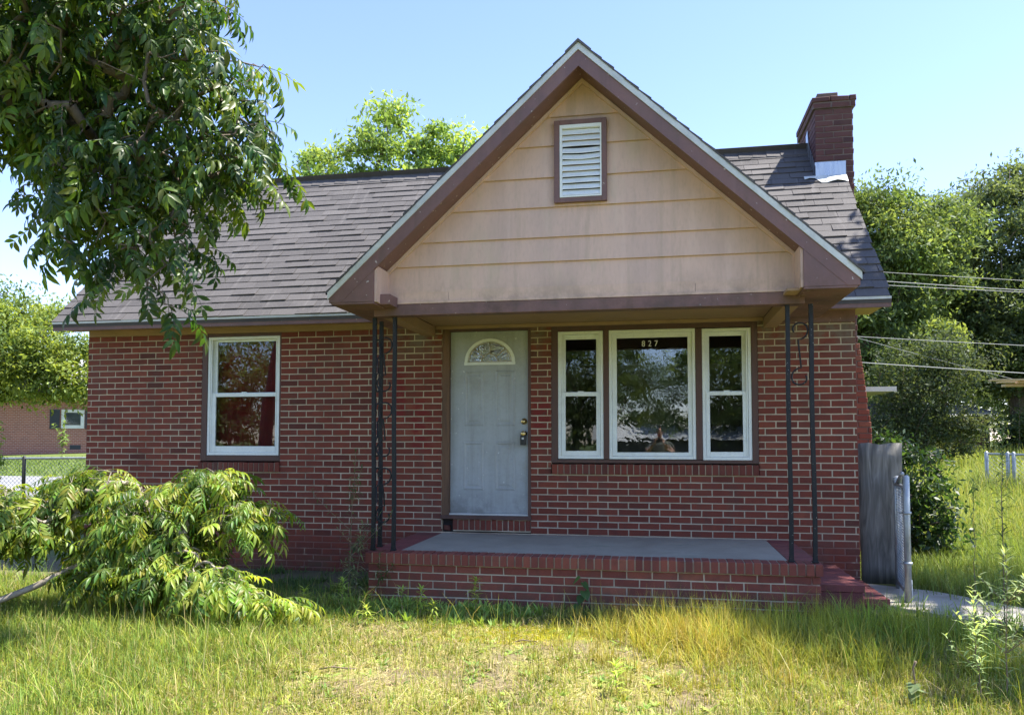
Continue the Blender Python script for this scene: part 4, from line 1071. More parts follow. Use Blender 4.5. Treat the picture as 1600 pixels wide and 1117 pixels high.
# ------------------------------------------------------------------ trees and leaves
def leaflet(mb, M, ln, wd, curl, fold, col):
    st = [(0.0, 0.0), (0.18, 0.62), (0.42, 1.0), (0.70, 0.72), (1.0, 0.0)]
    vs = []; cs = []
    for (t, w) in st:
        x = ln * t; z = -curl * ln * t * t
        if w == 0: vs.append((x, 0, z)); cs.append(col)
        else:
            h = fold * wd * w
            vs += [(x, -wd * w * 0.5, z + h), (x, 0, z), (x, wd * w * 0.5, z + h)]; cs += [col, tuple(c * 0.85 for c in col), col]
    f = [(0, 1, 2), (0, 2, 3)]
    for i in range(2):
        a = 1 + i * 3; b = a + 3
        f += [(a, b, b + 1, a + 1), (a + 1, b + 1, b + 2, a + 2)]
    f += [(7, 10, 8), (8, 10, 9)]
    mb.add([tuple(M @ Vector(v)) for v in vs], f, None, cs)
def compound_leaf(npair, rach, ln, wd, cols, droop=0.5, rnd=rng, wilt=0.0):
    mb = MB()
    def rp_(t): return Vector((rach * t * (1 - 0.12 * droop * t), 0, -droop * rach * 0.55 * t * t))
    pts = [rp_(t) for t in np.linspace(0, 1, 5)]
    base = rnd.choice(cols)
    mb.tube(pts, [0.0030, 0.0028, 0.0024, 0.002, 0.0012], 3, tuple(c * 0.9 + 0.02 for c in base), False)
    for k in range(npair * 2 + 1):
        if k == npair * 2: t, side = 1.0, 0
        else: t, side = 0.28 + 0.66 * (k // 2) / max(1, npair - 1), (1 if k % 2 else -1)
        p = rp_(t); d = (rp_(min(1, t + 0.02)) - rp_(t - 0.02)).normalized()
        pit = math.asin(-d.z)
        sz = (0.72 + 0.40 * t) * rnd.uniform(0.85, 1.12)
        ang = side * R(rnd.uniform(48, 70)) * (1 - 0.25 * t)
        M = Matrix.Translation(p) @ Euler((0, pit * 0.7, 0)).to_matrix().to_4x4() @ Matrix.Rotation(ang, 4, 'Z') @ Matrix.Rotation(R(rnd.uniform(5, 38) + 40 * wilt), 4, 'Y') @ Matrix.Rotation(side * R(rnd.uniform(-15, 25)), 4, 'X')
        c = tuple(max(0.004, q * rnd.uniform(0.8, 1.2)) for q in base)
        leaflet(mb, M, ln * sz, wd * sz, rnd.uniform(0.15, 0.45) + 0.3 * wilt, rnd.uniform(0.12, 0.35), c)
    return mb

def grow(points, chain, seed=1, bias=0.35, rmin=0.004, rexp=0.46):
    """join attachment points to a trunk chain, each to the nearest node already grown; returns polylines with radii"""
    rr = random.Random(seed)
    nodes = [np.array(p, float) for p in chain]; par = [-1] + list(range(len(chain) - 1))
    root = nodes[-1]
    pts = sorted([np.array(p, float) for p in points], key=lambda p: np.linalg.norm(p - root))
    ends = []
    for p in pts:
        A = np.array(nodes); d = np.linalg.norm(A - p, axis=1)
        along = np.linalg.norm(A - root, axis=1)
        i = int(np.argmin(d + bias * np.maximum(0, along - np.linalg.norm(p - root) * 0.95)))
        a = nodes[i]; ln = np.linalg.norm(p - a)
        k = max(1, min(4, int(ln / 0.35)))
        last = i
        for q in range(1, k + 1):
            t = q / k; w = a + (p - a) * t
            if q < k: w = w + np.array([rr.uniform(-1, 1), rr.uniform(-1, 1), rr.uniform(-0.4, 1)]) * 0.07 * ln
            nodes.append(w); par.append(last); last = len(nodes) - 1
        ends.append(last)
    cnt = [0] * len(nodes)
    for e in ends:
        i = e
        while i >= 0: cnt[i] += 1; i = par[i]
    rad = [rmin * max(1, c) ** rexp for c in cnt]
    return nodes, par, rad, ends
def wood_mesh(nodes, par, rad, thin_sides=4):
    mb = MB()
    for i, p in enumerate(par):
        if p < 0: continue
        sides = 10 if rad[i] > 0.06 else (6 if rad[i] > 0.015 else thin_sides)
        r0 = min(rad[p], rad[i] * 1.35)
        mb.tube([nodes[p], nodes[i]], [r0, rad[i]], sides, None, False)
    return mb
def ell_pts(n, ells, rnd, surf=0.0, mind=0.0):
    """random points in a union of ellipsoids (cx,cy,cz,rx,ry,rz)"""
    vol = [e[3] * e[4] * e[5] for e in ells]; out = []
    tries = 0
    while len(out) < n and tries < n * 60:
        tries += 1
        e = rnd.choices(ells, vol)[0]
        d = Vector((rnd.gauss(0, 1), rnd.gauss(0, 1), rnd.gauss(0, 1))).normalized()
        r = rnd.random() ** (1 / 3)
        if surf: r = 1 - (1 - r) * (1 - surf)
        p = (e[0] + d.x * r * e[3], e[1] + d.y * r * e[4], e[2] + d.z * r * e[5])
        if mind and any((p[0] - q[0]) ** 2 + (p[1] - q[1]) ** 2 + (p[2] - q[2]) ** 2 < mind * mind for q in out): continue
        out.append(p)
    return out

def pecan_like(name, label, cat, base, chain, ells, nleaf, cols, seed, npart, rach=0.30, ln=0.105, wd=0.034, droop=0.8, bark='bark', wilt=0.0, group=None, mind=0.05, pull=None, rmin=0.0035, rmax=9.0, upl=0.0):
    """broadleaf with compound leaves, the nearest ones separate objects"""
    rr = random.Random(seed)
    t = thing(name, label, cat, base, group)
    B = Vector(base)
    pts = ell_pts(nleaf, ells, rr, 0.0, mind)
    nodes, par, rad, ends = grow(pts, chain, seed, 0.45, rmin, 0.47)
    rad = [min(q, {0: 9, 1: 9, 2: 9, 3: 9, 4: 0.12, 5: 0.075, 6: 0.05}.get(i, rmax)) if rmax > 0.03 else min(q, rmax) for i, q in enumerate(rad)]
    wm = wood_mesh([np.array(n) - np.array(base) for n in nodes], par, rad)
    wm.build('trunk' if cat == 'tree' else 'branch', bark, t, True)
    VARS = [compound_leaf(rr.choice([4, 5, 5, 6]), rach * rr.uniform(0.8, 1.15), ln, wd, cols, droop * rr.uniform(0.6, 1.3), rr, wilt) for _ in range(14)]
    meshes = [v.mesh('leaf', 'leaf', True) for v in VARS]
    inst = []
    for e in ends:
        p = Vector(nodes[e]); q = Vector(nodes[par[e]]); d = (p - q)
        for k in range(2 if rr.random() < 0.55 else 1):
            az = math.atan2(d.y, d.x) + rr.gauss(0, 0.9) + (math.pi if k and rr.random() < 0.3 else 0)
            pt = rr.uniform(-0.15, 0.75) - upl
            M = Matrix.Translation(p - B) @ Matrix.Rotation(az, 4, 'Z') @ Matrix.Rotation(pt, 4, 'Y') @ Matrix.Rotation(rr.gauss(0, 0.35), 4, 'X') @ Matrix.Scale(rr.uniform(0.62, 1.22), 4)
            inst.append((M, rr.randrange(14), ((p - Vector(CAM)).length)))
    def vis(q):
        w = (q[0].translation + B) - Vector(CAM); return (w.y < 0.5, q[2])
    inst.sort(key=vis)
    crown = MB()
    for n_, (M, k, d) in enumerate(inst):
        if n_ < npart:
            o = link('leaf', meshes[k], t); o.matrix_local = M
        else:
            v = VARS[k]; jit = rr.uniform(0.82, 1.18)
            crown.add([tuple(M @ Vector(x)) for x in v.v], v.f, None, [tuple(c * jit for c in q) for q in v.c])
    if crown.v:
        o = crown.build('crown' if cat == 'tree' else 'foliage', 'leaf', t, True); o['kind'] = 'stuff'
    return t

# the tree whose bough hangs into the picture at the upper left
DARK = [(0.036, 0.078, 0.017), (0.048, 0.096, 0.018), (0.030, 0.066, 0.018), (0.066, 0.118, 0.020), (0.10, 0.155, 0.022)]
ELL = [(-4.10, -3.4, 4.10, 0.85, 0.75, 0.60), (-3.30, -3.4, 4.25, 0.50, 0.55, 0.50), (-3.15, -3.35, 3.70, 0.45, 0.5, 0.45), (-4.55, -3.5, 3.85, 0.55, 0.6, 0.30), (-3.85, -3.4, 3.45, 0.50, 0.6, 0.36),
       (-2.85, -3.35, 3.45, 0.26, 0.35, 0.30), (-3.45, -3.45, 3.05, 0.38, 0.45, 0.22), (-4.00, -3.35, 3.05, 0.34, 0.45, 0.18), (-3.45, -3.5, 2.70, 0.22, 0.35, 0.18), (-4.7, -3.6, 4.8, 1.2, 1.2, 0.7), (-3.6, -3.6, 4.85, 0.65, 0.9, 0.45), (-2.95, -3.4, 4.0, 0.24, 0.4, 0.30), (-4.05, -3.4, 2.85, 0.12, 0.2, 0.08), (-3.12, -3.45, 2.85, 0.14, 0.25, 0.12), (-3.55, -3.45, 2.62, 0.34, 0.35, 0.22), (-3.90, -3.4, 2.82, 0.36, 0.4, 0.20), (-4.22, -3.4, 2.98, 0.24, 0.3, 0.12), (-3.38, -3.45, 2.45, 0.16, 0.25, 0.12), (-3.95, -3.4, 3.25, 0.55, 0.5, 0.3), (-3.3, -3.4, 3.35, 0.45, 0.45, 0.35), (-4.5, -3.5, 4.1, 0.7, 0.6, 0.4)]
pecan_like('overhanging_tree', 'dark leafy tree whose bough hangs in from the upper left corner', 'tree', (-6.6, -3.9, 0),
           [(-6.6, -3.9, -0.05), (-6.55, -3.88, 0.9), (-6.45, -3.8, 2.0), (-6.2, -3.7, 3.2), (-5.6, -3.6, 4.0), (-4.9, -3.45, 4.15), (-4.42, -3.4, 4.05), (-3.92, -3.4, 3.75), (-3.84, -3.4, 3.46)], ELL, 1700, DARK, 5, 300, mind=0.05, ln=0.090, wd=0.032, rach=0.27, rmax=0.034)
# the cut limb lying in front of the house at the left
WILT = [(0.19, 0.27, 0.036), (0.24, 0.33, 0.040), (0.13, 0.21, 0.034), (0.30, 0.37, 0.05), (0.10, 0.17, 0.032), (0.07, 0.13, 0.028)]
ELB = [(-4.78, -2.35, 1.08, 0.34, 0.30, 0.14), (-4.25, -2.30, 0.60, 0.45, 0.4, 0.24), (-3.85, -2.15, 1.08, 0.30, 0.28, 0.14), (-4.3, -2.3, 0.88, 0.45, 0.35, 0.18), (-4.5, -2.5, 0.45, 0.3, 0.25, 0.2), (-3.50, -2.15, 0.78, 0.26, 0.26, 0.20), (-5.15, -2.6, 0.82, 0.36, 0.4, 0.28),
       (-4.0, -2.45, 0.42, 0.42, 0.3, 0.20), (-3.50, -2.58, 0.34, 0.30, 0.22, 0.15), (-3.18, -2.62, 0.24, 0.18, 0.2, 0.09), (-5.6, -2.7, 0.80, 0.45, 0.45, 0.32), (-3.20, -2.1, 0.84, 0.13, 0.16, 0.08), (-2.98, -2.55, 0.18, 0.20, 0.2, 0.08)]
pecan_like('fallen_limb', 'cut leafy limb with bare pale branch lying on the lawn', 'fallen branch', (-5.2, -2.9, 0),
           [(-5.75, -3.2, 0.02), (-5.30, -2.95, 0.12), (-4.95, -2.75, 0.28), (-4.70, -2.62, 0.42), (-4.50, -2.52, 0.50), (-4.25, -2.42, 0.66), (-3.9, -2.3, 0.72)], ELB, 1700, WILT, 9, 300, rach=0.23, ln=0.082, wd=0.022, droop=0.95, bark='bark_pale', wilt=0.10, mind=0.028, rmin=0.0016, rmax=0.026, upl=0.38)

def far_tree(name, label, base, h_trunk, ells, nclump, per, leaf, cols, seed, trunk_r=None, group='trees beyond the house', spread=0.55, mat='leaf_matte', cat='tree', surf=0.12, lean=(0, 0), up=0.25, crown_name='crown'):
    """trunk and limbs reaching to leaf clumps; leaves are small folded blades"""
    rr = random.Random(seed); rg = np.random.default_rng(seed)
    t = thing(name, label, cat, base, group)
    B = np.array(base, float)
    pts = ell_pts(nclump, ells, rr, surf, 0.0)
    top = B + np.array([lean[0], lean[1], h_trunk])
    chain = [B + np.array([0, 0, -0.2]), B + np.array([lean[0] * 0.2, lean[1] * 0.2, h_trunk * 0.35]), B + np.array([lean[0] * 0.6, lean[1] * 0.6, h_trunk * 0.7]), top]
    nodes, par, rad, ends = grow(pts, chain, seed, 0.35, 0.010, 0.5)
    if trunk_r:
        k = trunk_r / rad[0]; rad = [max(0.008, r * k) for r in rad]
    wood_mesh([n - B for n in nodes], par, rad, 3).build('trunk' if cat == 'tree' else 'stem', 'bark', t, True)
    P = np.array(pts) - B
    K = nclump * per
    ci = np.repeat(np.arange(nclump), per)
    sz = rg.uniform(0.45, 1.6, nclump) * spread
    d = rg.normal(size=(K, 3)); d /= np.linalg.norm(d, axis=1)[:, None]
    r = rg.random(K) ** 0.55
    pos = P[ci] + d * (r * sz[ci])[:, None] * np.array([1.15, 1.15, 0.62])
    # leaf blades: random direction, drooping a little
    a = rg.normal(size=(K, 3)); a[:, 2] -= 0.35; a /= np.linalg.norm(a, axis=1)[:, None]
    nrm = rg.normal(size=(K, 3)); nrm[:, 2] += up * 4
    b = np.cross(a, nrm); b /= np.linalg.norm(b, axis=1)[:, None] + 1e-9
    l = leaf * rg.uniform(0.6, 1.4, K); w = l * rg.uniform(0.28, 0.5, K)
    p0 = pos; p1 = pos + a * (l * 0.5)[:, None] + b * (w * 0.5)[:, None]; p2 = pos + a * l[:, None]; p3 = pos + a * (l * 0.5)[:, None] - b * (w * 0.5)[:, None]
    V = np.stack([p0, p1, p2, p3], 1).reshape(-1, 3)
    i = np.arange(K) * 4
    F = np.concatenate([np.stack([i, i + 1, i + 2], 1), np.stack([i, i + 2, i + 3], 1)])
    cl = np.array(cols)[rg.integers(0, len(cols), nclump)] * rg.uniform(0.8, 1.2, (nclump, 1))
    c = cl[ci] * rg.uniform(0.7, 1.3, (K, 1))
    o = link(crown_name, np_mesh(crown_name, V, F, mat, np.repeat(c, 4, 0)), t)
    return t
def gg(x, y): return (x, y, float(gz(x, y)))
BRIGHT = [(0.19, 0.29, 0.085), (0.235, 0.335, 0.095), (0.15, 0.245, 0.075), (0.27, 0.36, 0.11)]
MID = [(0.11, 0.16, 0.062), (0.14, 0.195, 0.068), (0.085, 0.13, 0.052), (0.18, 0.235, 0.08)]
DEEP = [(0.095, 0.135, 0.072), (0.12, 0.162, 0.080), (0.078, 0.114, 0.064), (0.15, 0.195, 0.088)]
# airy tree rising behind the ridge left of the gable
far_tree('airy_tree', 'airy bright green tree rising behind the roof ridge beside the gable', gg(-6.6, 10.6), 5.0,
         [(-6.55, 10.4, 8.6, 0.75, 0.9, 1.7), (-8.05, 10.2, 8.0, 1.0, 0.9, 1.2), (-5.25, 10.6, 8.2, 0.85, 0.9, 1.0), (-6.6, 10.4, 7.2, 2.6, 1.2, 0.9), (-8.6, 10.1, 7.0, 0.8, 0.8, 0.9), (-6.0, 10.5, 7.6, 1.0, 0.9, 1.0), (-8.3, 10.2, 8.6, 0.7, 0.7, 0.6), (-4.9, 10.6, 8.7, 0.7, 0.7, 0.5), (-6.5, 10.4, 9.7, 0.55, 0.6, 0.6), (-7.2, 10.3, 8.8, 0.7, 0.7, 0.7), (-9.0, 10.0, 7.6, 0.8, 0.7, 0.7), (-5.6, 10.5, 8.9, 0.8, 0.7, 0.6)], 170, 130, 0.15, [tuple(q * 1.25 for q in c) for c in BRIGHT], 24, 0.16, spread=0.46, surf=0.05)
# tall trees at the right
far_tree('tall_tree', 'tall leafy tree just right of the chimney with a dark slanting limb', gg(5.2, 17.5), 4.0,
         [(6.3, 17.0, 7.6, 1.6, 1.8, 1.9), (7.6, 17.6, 6.6, 1.6, 1.8, 1.6), (5.2, 17.0, 5.6, 1.8, 1.8, 1.6), (7.2, 17.5, 4.6, 2.0, 1.8, 1.4), (6.4, 17.0, 8.7, 0.9, 0.9, 0.8), (8.2, 17.8, 8.1, 1.3, 1.2, 1.0), (8.9, 18.4, 8.2, 1.2, 1.2, 0.9), (5.4, 17.0, 8.6, 1.0, 1.0, 0.9)], 300, 260, 0.15, MID + MID + BRIGHT[:1], 31, 0.22, spread=0.6, lean=(1.2, 0))
far_tree('tall_tree', 'broad dense tree behind the wires at the right edge', gg(12.2, 21.5), 4.2,
         [(11.9, 20.6, 8.6, 2.4, 2.2, 2.2), (10.1, 20.6, 7.2, 1.8, 2.0, 2.2), (13.8, 20.5, 7.4, 2.4, 2.2, 2.6), (11.4, 20.2, 5.2, 2.8, 2.2, 1.8), (13.6, 20.0, 4.6, 2.2, 2.0, 1.6), (10.0, 20.4, 8.8, 1.3, 1.4, 1.0), (12.3, 20.4, 10.2, 1.4, 1.2, 0.8), (9.4, 20.2, 5.4, 1.6, 1.6, 1.6)], 400, 260, 0.16, DEEP + MID[:2], 32, 0.28, spread=0.7)
far_tree('tall_tree', 'shorter dark tree filling the gap beneath the taller crowns', gg(8.8, 22.0), 3.0,
         [(8.6, 21.5, 5.6, 2.2, 1.8, 1.9), (9.4, 21.4, 7.4, 1.6, 1.6, 1.6), (7.2, 21.6, 4.4, 1.8, 1.6, 1.4), (10.6, 21.6, 3.9, 2.0, 1.6, 1.3), (12.8, 22.2, 3.6, 2.2, 1.2, 1.3), (7.4, 22, 6.6, 1.6, 1.4, 1.4)], 260, 250, 0.16, DEEP, 33, 0.2, spread=0.7)
far_tree('flowering_shrub_tree', 'pale green bushy small tree in front of the dark crowns', gg(6.7, 13.4), 1.3,
         [(6.7, 13.3, 3.75, 0.8, 0.8, 0.45), (6.0, 13.3, 3.2, 0.6, 0.7, 0.45), (7.4, 13.4, 3.3, 0.7, 0.7, 0.5), (6.6, 13.3, 2.6, 1.1, 0.8, 0.6), (7.2, 13.4, 1.7, 1.1, 0.6, 0.6), (6.0, 13.4, 1.7, 0.9, 0.6, 0.7)], 120, 220, 0.09, [(0.075, 0.105, 0.05), (0.095, 0.12, 0.058), (0.06, 0.09, 0.042)], 34, 0.07, spread=0.5)
for k, (x, y, r, lab) in enumerate(((7.9, 18.6, 0.9, 'dark bush between the two sheds'), (11.6, 19.6, 1.1, 'dark bush past the end of the pale roofed shed'), (13.2, 18.6, 1.2, 'dark bush behind the far end of the chain link fence'), (5.6, 15.6, 0.9, 'dark bush beneath the rear porch roof'))):
    far_tree('dark_bush', lab, gg(x, y), 0.5, [(x, y, r * 0.8 + 0.8, r, r * 0.8, r * 0.7), (x + r * 0.4, y, r * 0.4 + 0.9, r, r * 0.8, r * 0.6)], 50, 200, 0.12, DEEP, 80 + k, 0.05, spread=0.4, cat='shrub', group='shrubs')
# woods farther back close the view
for k, (x, y, h, lab) in enumerate(((3.0, 30, 6.0, 'distant tree low behind the house roof'), (17.5, 30, 9.5, 'far wooded tree at the right frame edge behind the fence'), (13.5, 33, 8.5, 'far tree behind the dark sheds'), (8.0, 33, 7.5, 'far tree behind the slanting limb tree'))):
    far_tree('distant_tree', lab, gg(x, y), h * 0.35, [(x, y, h * 0.62, h * 0.36, h * 0.3, h * 0.36), (x + 1.5, y, h * 0.45, h * 0.3, h * 0.3, h * 0.28), (x - 1.6, y, h * 0.42, h * 0.3, h * 0.3, h * 0.28)], 110, 260, 0.17, DEEP + MID[:1], 40 + k, 0.22, spread=0.9)
# the neighbour's layered tree at the left
DOG = [(0.215, 0.285, 0.075), (0.27, 0.335, 0.085), (0.165, 0.235, 0.065), (0.11, 0.17, 0.05)]
far_tree('layered_tree', 'pale layered tree left of the house corner in front of the neighbour', gg(-13.6, 3.4), 1.7,
         [(-10.7, 3.4, 3.1, 1.3, 1.0, 0.45), (-10.9, 3.5, 2.55, 1.5, 1.1, 0.32), (-11.2, 3.6, 3.75, 1.0, 0.9, 0.30), (-10.0, 3.3, 2.75, 0.85, 0.8, 0.28), (-10.5, 3.5, 2.30, 0.9, 0.9, 0.12), (-9.6, 3.2, 2.5, 0.5, 0.6, 0.14), (-10.2, 3.3, 2.22, 0.9, 0.8, 0.10), (-12.2, 3.6, 3.4, 1.2, 1.0, 0.5), (-12.2, 3.6, 2.6, 1.2, 1.0, 0.4)], 260, 190, 0.085, DOG, 51, 0.13, spread=0.36, up=0.6, group='trees beside the house')
far_tree('low_shrub', 'small pale rounded shrub under the layered tree', gg(-11.75, 3.3), 0.7, [(-11.55, 3.3, 1.75, 0.36, 0.36, 0.20), (-11.7, 3.3, 1.40, 0.40, 0.4, 0.22), (-11.7, 3.3, 0.95, 0.40, 0.4, 0.30)], 45, 140, 0.07, DOG, 52, 0.03, spread=0.22, up=0.6, cat='shrub', group='shrubs')
# glossy shrub behind the gate
GLOSS = [(0.022, 0.050, 0.016), (0.030, 0.062, 0.018), (0.018, 0.042, 0.015), (0.045, 0.085, 0.022)]
far_tree('glossy_shrub', 'dark glossy leaved shrub behind the gate posts', gg(2.92, 1.75), 0.5, [(2.95, 1.75, 1.05, 0.40, 0.36, 0.42), (2.98, 1.75, 0.62, 0.42, 0.36, 0.34), (2.72, 1.8, 1.35, 0.22, 0.25, 0.22), (2.50, 1.85, 1.70, 0.10, 0.1, 0.12), (2.70, 1.7, 0.95, 0.25, 0.3, 0.5), (3.05, 1.7, 0.35, 0.35, 0.3, 0.25)], 170, 42, 0.075, GLOSS, 53, 0.035, spread=0.17, mat='leaf', cat='shrub', group='shrubs', surf=0.35)
# street trees across the road: they shade nothing here but fill the window reflections, plus the shade tree at the right
for k, (x, y, h, lab) in enumerate(((-16, -36, 7.5, 'street tree across the road reflected in the sash window by the door'), (-5, -39, 9.0, 'low street tree across the road reflected in the picture window'), (5, -36, 8.5, 'broad street tree across the road reflected beside the picture window number'), (14, -37, 9.0, 'tall street tree across the road reflected in the window by the iron post'), (-27, -35, 9.0, 'street tree across the road reflected in the window with red cloth'))):
    far_tree('street_tree', lab, gg(x, y), h * 0.3, [(x, y, h * 0.62, h * 0.55, h * 0.4, h * 0.36), (x + 2.6, y, h * 0.42, h * 0.45, h * 0.35, h * 0.28), (x - 2.6, y, h * 0.40, h * 0.45, h * 0.35, h * 0.28), (x, y + 1, h * 0.18, h * 0.8, h * 0.3, h * 0.2)], 190, 120, 0.30, MID, 60 + k, 0.25, spread=1.0, group='street trees across the road')
far_tree('shade_tree', 'tree off the right edge that throws dappled shade on the lawn', (5.9, -1.4, 0), 5.2,
         [(4.85, 0.20, 8.0, 0.75, 0.80, 0.9), (7.1, 0.75, 8.0, 0.8, 0.7, 0.7), (4.95, -0.5, 8.0, 0.5, 0.5, 0.7), (5.85, -1.25, 8.1, 0.8, 0.7, 0.9), (6.5, -2.5, 8.0, 0.6, 0.55, 0.8)], 130, 130, 0.16, MID, 71, 0.2, spread=0.5)
print('trees done')
# ------------------------------------------------------------------ layout helper: point at a given depth along a direction, used for far things
FX = 1230.0
_fw = Vector((-math.sin(YAW) * math.cos(PITCH), math.cos(YAW) * math.cos(PITCH), math.sin(PITCH)))
_rt = Vector((math.cos(YAW), math.sin(YAW), 0)); _up = _rt.cross(_fw)

# ------------------------------------------------------------------ gate, plywood, fences
ply = MB()
vs = []; nx, nz = 4, 8
for j in range(nz + 1):
    for i in range(nx + 1):
        u, v = i / nx, j / nz
        x = 1.965 + u * 0.42 - (0.018 if v < 0.3 and u == 0 else 0) * -1 - 0.03 * u * (1 - v)
        vs.append((x, 0.13 + 0.03 * math.sin(u * 3) * (1 - v) + 0.05 * (1 - v) * 0, 0.02 + v * 1.40 + (0.012 * math.sin(u * 9) if j == nz else 0)))
ply.add(vs, [(j * (nx + 1) + i, j * (nx + 1) + i + 1, (j + 1) * (nx + 1) + i + 1, (j + 1) * (nx + 1) + i) for j in range(nz) for i in range(nx)])
po = ply.build('plywood_panel', 'plywood', None, True); sm = po.modifiers.new('thick', 'SOLIDIFY'); sm.thickness = 0.016; sm.offset = -1
tag(po, 'weathered grey plywood sheet standing between house corner and gate post', 'board')

gp = thing('gate_post', 'thick galvanised post with domed cap in front of the plywood', 'post', (2.285, -0.03, 0))
mm = MB(); mm.tube([(0, 0, -0.1), (0, 0, 1.05)], 0.034, 14); mm.build('pole', 'galvanised', gp, True)
mm = MB(); mm.tube([(0, 0, 1.035), (0, 0, 1.075), (0, 0, 1.095), (0, 0, 1.105)], [0.041, 0.040, 0.028, 0.008], 14); mm.build('cap', 'galvanised', gp, True)
for z in (0.38, 0.92):
    mm = MB(); mm.tube([(0, 0, z), (0, 0, z + 0.03)], 0.039, 14); mm.tube([(0, -0.03, z + 0.015), (-0.02, -0.11, z + 0.015)], 0.008, 6); mm.build('hinge_band', 'galvanised', gp, True)
def chain_mesh(length, z0, z1, step=0.055, r=0.0016):
    """woven wire: zigzag strands in the XZ plane"""
    mb = MB(); n = int(length / step); h = step
    nz = int((z1 - z0) / (h * 0.5))
    for i in range(n + 1):
        pts = []
        for j in range(nz + 1):
            x = i * step + (step * 0.5 if j % 2 else -0.0) 
            pts.append((min(length, x), 0.004 * (1 if j % 2 else -1), z0 + j * h * 0.5))
        mb.tube(pts, r, 3, None, False)
        pts = [(max(0, i * step - (step * 0.5 if j % 2 else 0)), -0.004 * (1 if j % 2 else -1), z0 + j * h * 0.5) for j in range(nz + 1)]
        mb.tube(pts, r, 3, None, False)
    return mb
ga = thing('chain_link_gate', 'open chain link gate seen edge on beside the path', 'gate', (2.245, -0.13, 0))
ga.rotation_euler.z = math.atan2(-0.70, -0.105); GLn = 0.70
for x, r, top in ((0.0, 0.018, 1.05), (GLn, 0.028, 1.13)):
    mm = MB(); mm.tube([(x, 0, 0.03 if x == 0 else -0.03), (x, 0, top), (x, 0, top + 0.012)], [r, r, r * 0.5], 12); mm.build('upright', 'galvanised', ga, True)
for z in (0.10, 1.03):
    mm = MB(); mm.tube([(0, 0, z), (GLn, 0, z)], 0.018, 10); mm.build('rail', 'galvanised', ga, True)
mm = MB(); mm.tube([(GLn * 0.15, 0, 1.03), (GLn * 0.4, 0, 1.09), (GLn * 0.6, 0, 1.13), (GLn * 0.66, 0, 1.15)], 0.02, 10); mm.build('elbow', 'galvanised', ga, True)
mm = MB(); mm.tube([(GLn - 0.055, 0.02, -0.03), (GLn - 0.055, 0.02, 0.22)], 0.018, 10); mm.build('sleeve', 'vinyl_white', ga, True)
o = chain_mesh(GLn - 0.05, 0.11, 1.02, 0.05, 0.0022).build('wire_mesh', 'galvanised', ga); o['kind'] = 'stuff'
for z in (0.36, 0.80):
    mm = MB(); mm.tube([(GLn, 0, z), (GLn, 0, z + 0.022)], 0.038, 12); mm.tube([(GLn, -0.03, z + 0.01), (GLn - 0.01, -0.06, z + 0.01)], 0.007, 6); mm.build('tension_band', 'galvanised', ga, True)

def fence(name, label, p, q, posts, zr_, post_mat, rail_mat, step=0.085, r=0.0018, group=None):
    p, q = Vector(p), Vector(q); d = q - p; ln = d.length
    t = thing(name, label, 'fence', (p.x, p.y, p.z)); t.rotation_euler.z = math.atan2(d.y, d.x)
    dz = q.z - p.z; hl = math.hypot(d.x, d.y)
    for s in posts:
        zz = dz * s / hl
        mm = MB(); mm.tube([(s, 0, zz - 0.3), (s, 0, zz + zr_ + 0.03), (s, 0, zz + zr_ + 0.055)], [0.036, 0.036, 0.012], 10); mm.build('post', post_mat, t, True)
    mm = MB(); mm.tube([(0, 0, zr_), (hl, 0, zr_ + dz)], 0.024, 8); mm.build('top_rail', rail_mat, t, True)
    cm = chain_mesh(hl, 0.03, zr_ - 0.01, step, r * 2.6)
    cm.v = [(x, y, z + dz * x / hl) for x, y, z in cm.v]
    o = cm.build('wire_mesh', rail_mat, t); o['kind'] = 'stuff'
    return t
zf = lambda x, y: float(gz(x, y))
fence('chain_link_fence', 'black post chain link fence at the left beside the driveway', (-16.5, 4.9, zf(0, 4.9)), (-7.6, 6.35, zf(0, 6.35)), [0.9, 3.92, 6.9], 0.86, 'black_paint', 'galvanised')
A = (6.42, 8.9); Bq = (9.4, 7.4)
fence('chain_link_fence', 'galvanised chain link fence in the tall grass at the right', (A[0], A[1], zf(*A)), (Bq[0], Bq[1], zf(*Bq)), [0.0, 0.36, 0.46, 3.3], 0.80, 'galvanised', 'galvanised')

# ------------------------------------------------------------------ rear porch, sheds, lumber, neighbour, wires
mm = MB(); mm.box(2.02, 3.37, 3.98, 6.6, 2.165, 2.20); rp2 = hpart(mm.build('rear_porch_roof', 'shed_roof'))
mm = MB(); mm.box(2.0, 3.40, 3.93, 3.975, 2.165, 2.235); mm.box(2.0, 3.40, 3.977, 6.62, 2.203, 2.235); sub(mm.build('roof_edge', 'old_white'), rp2)
mm = MB(); mm.box(2.94, 3.0, 4.02, 4.09, 0.1, 2.163); mm.box(2.03, 2.93, 4.03, 4.07, 2.06, 2.16); sub(mm.build('post', 'old_white'), rp2)

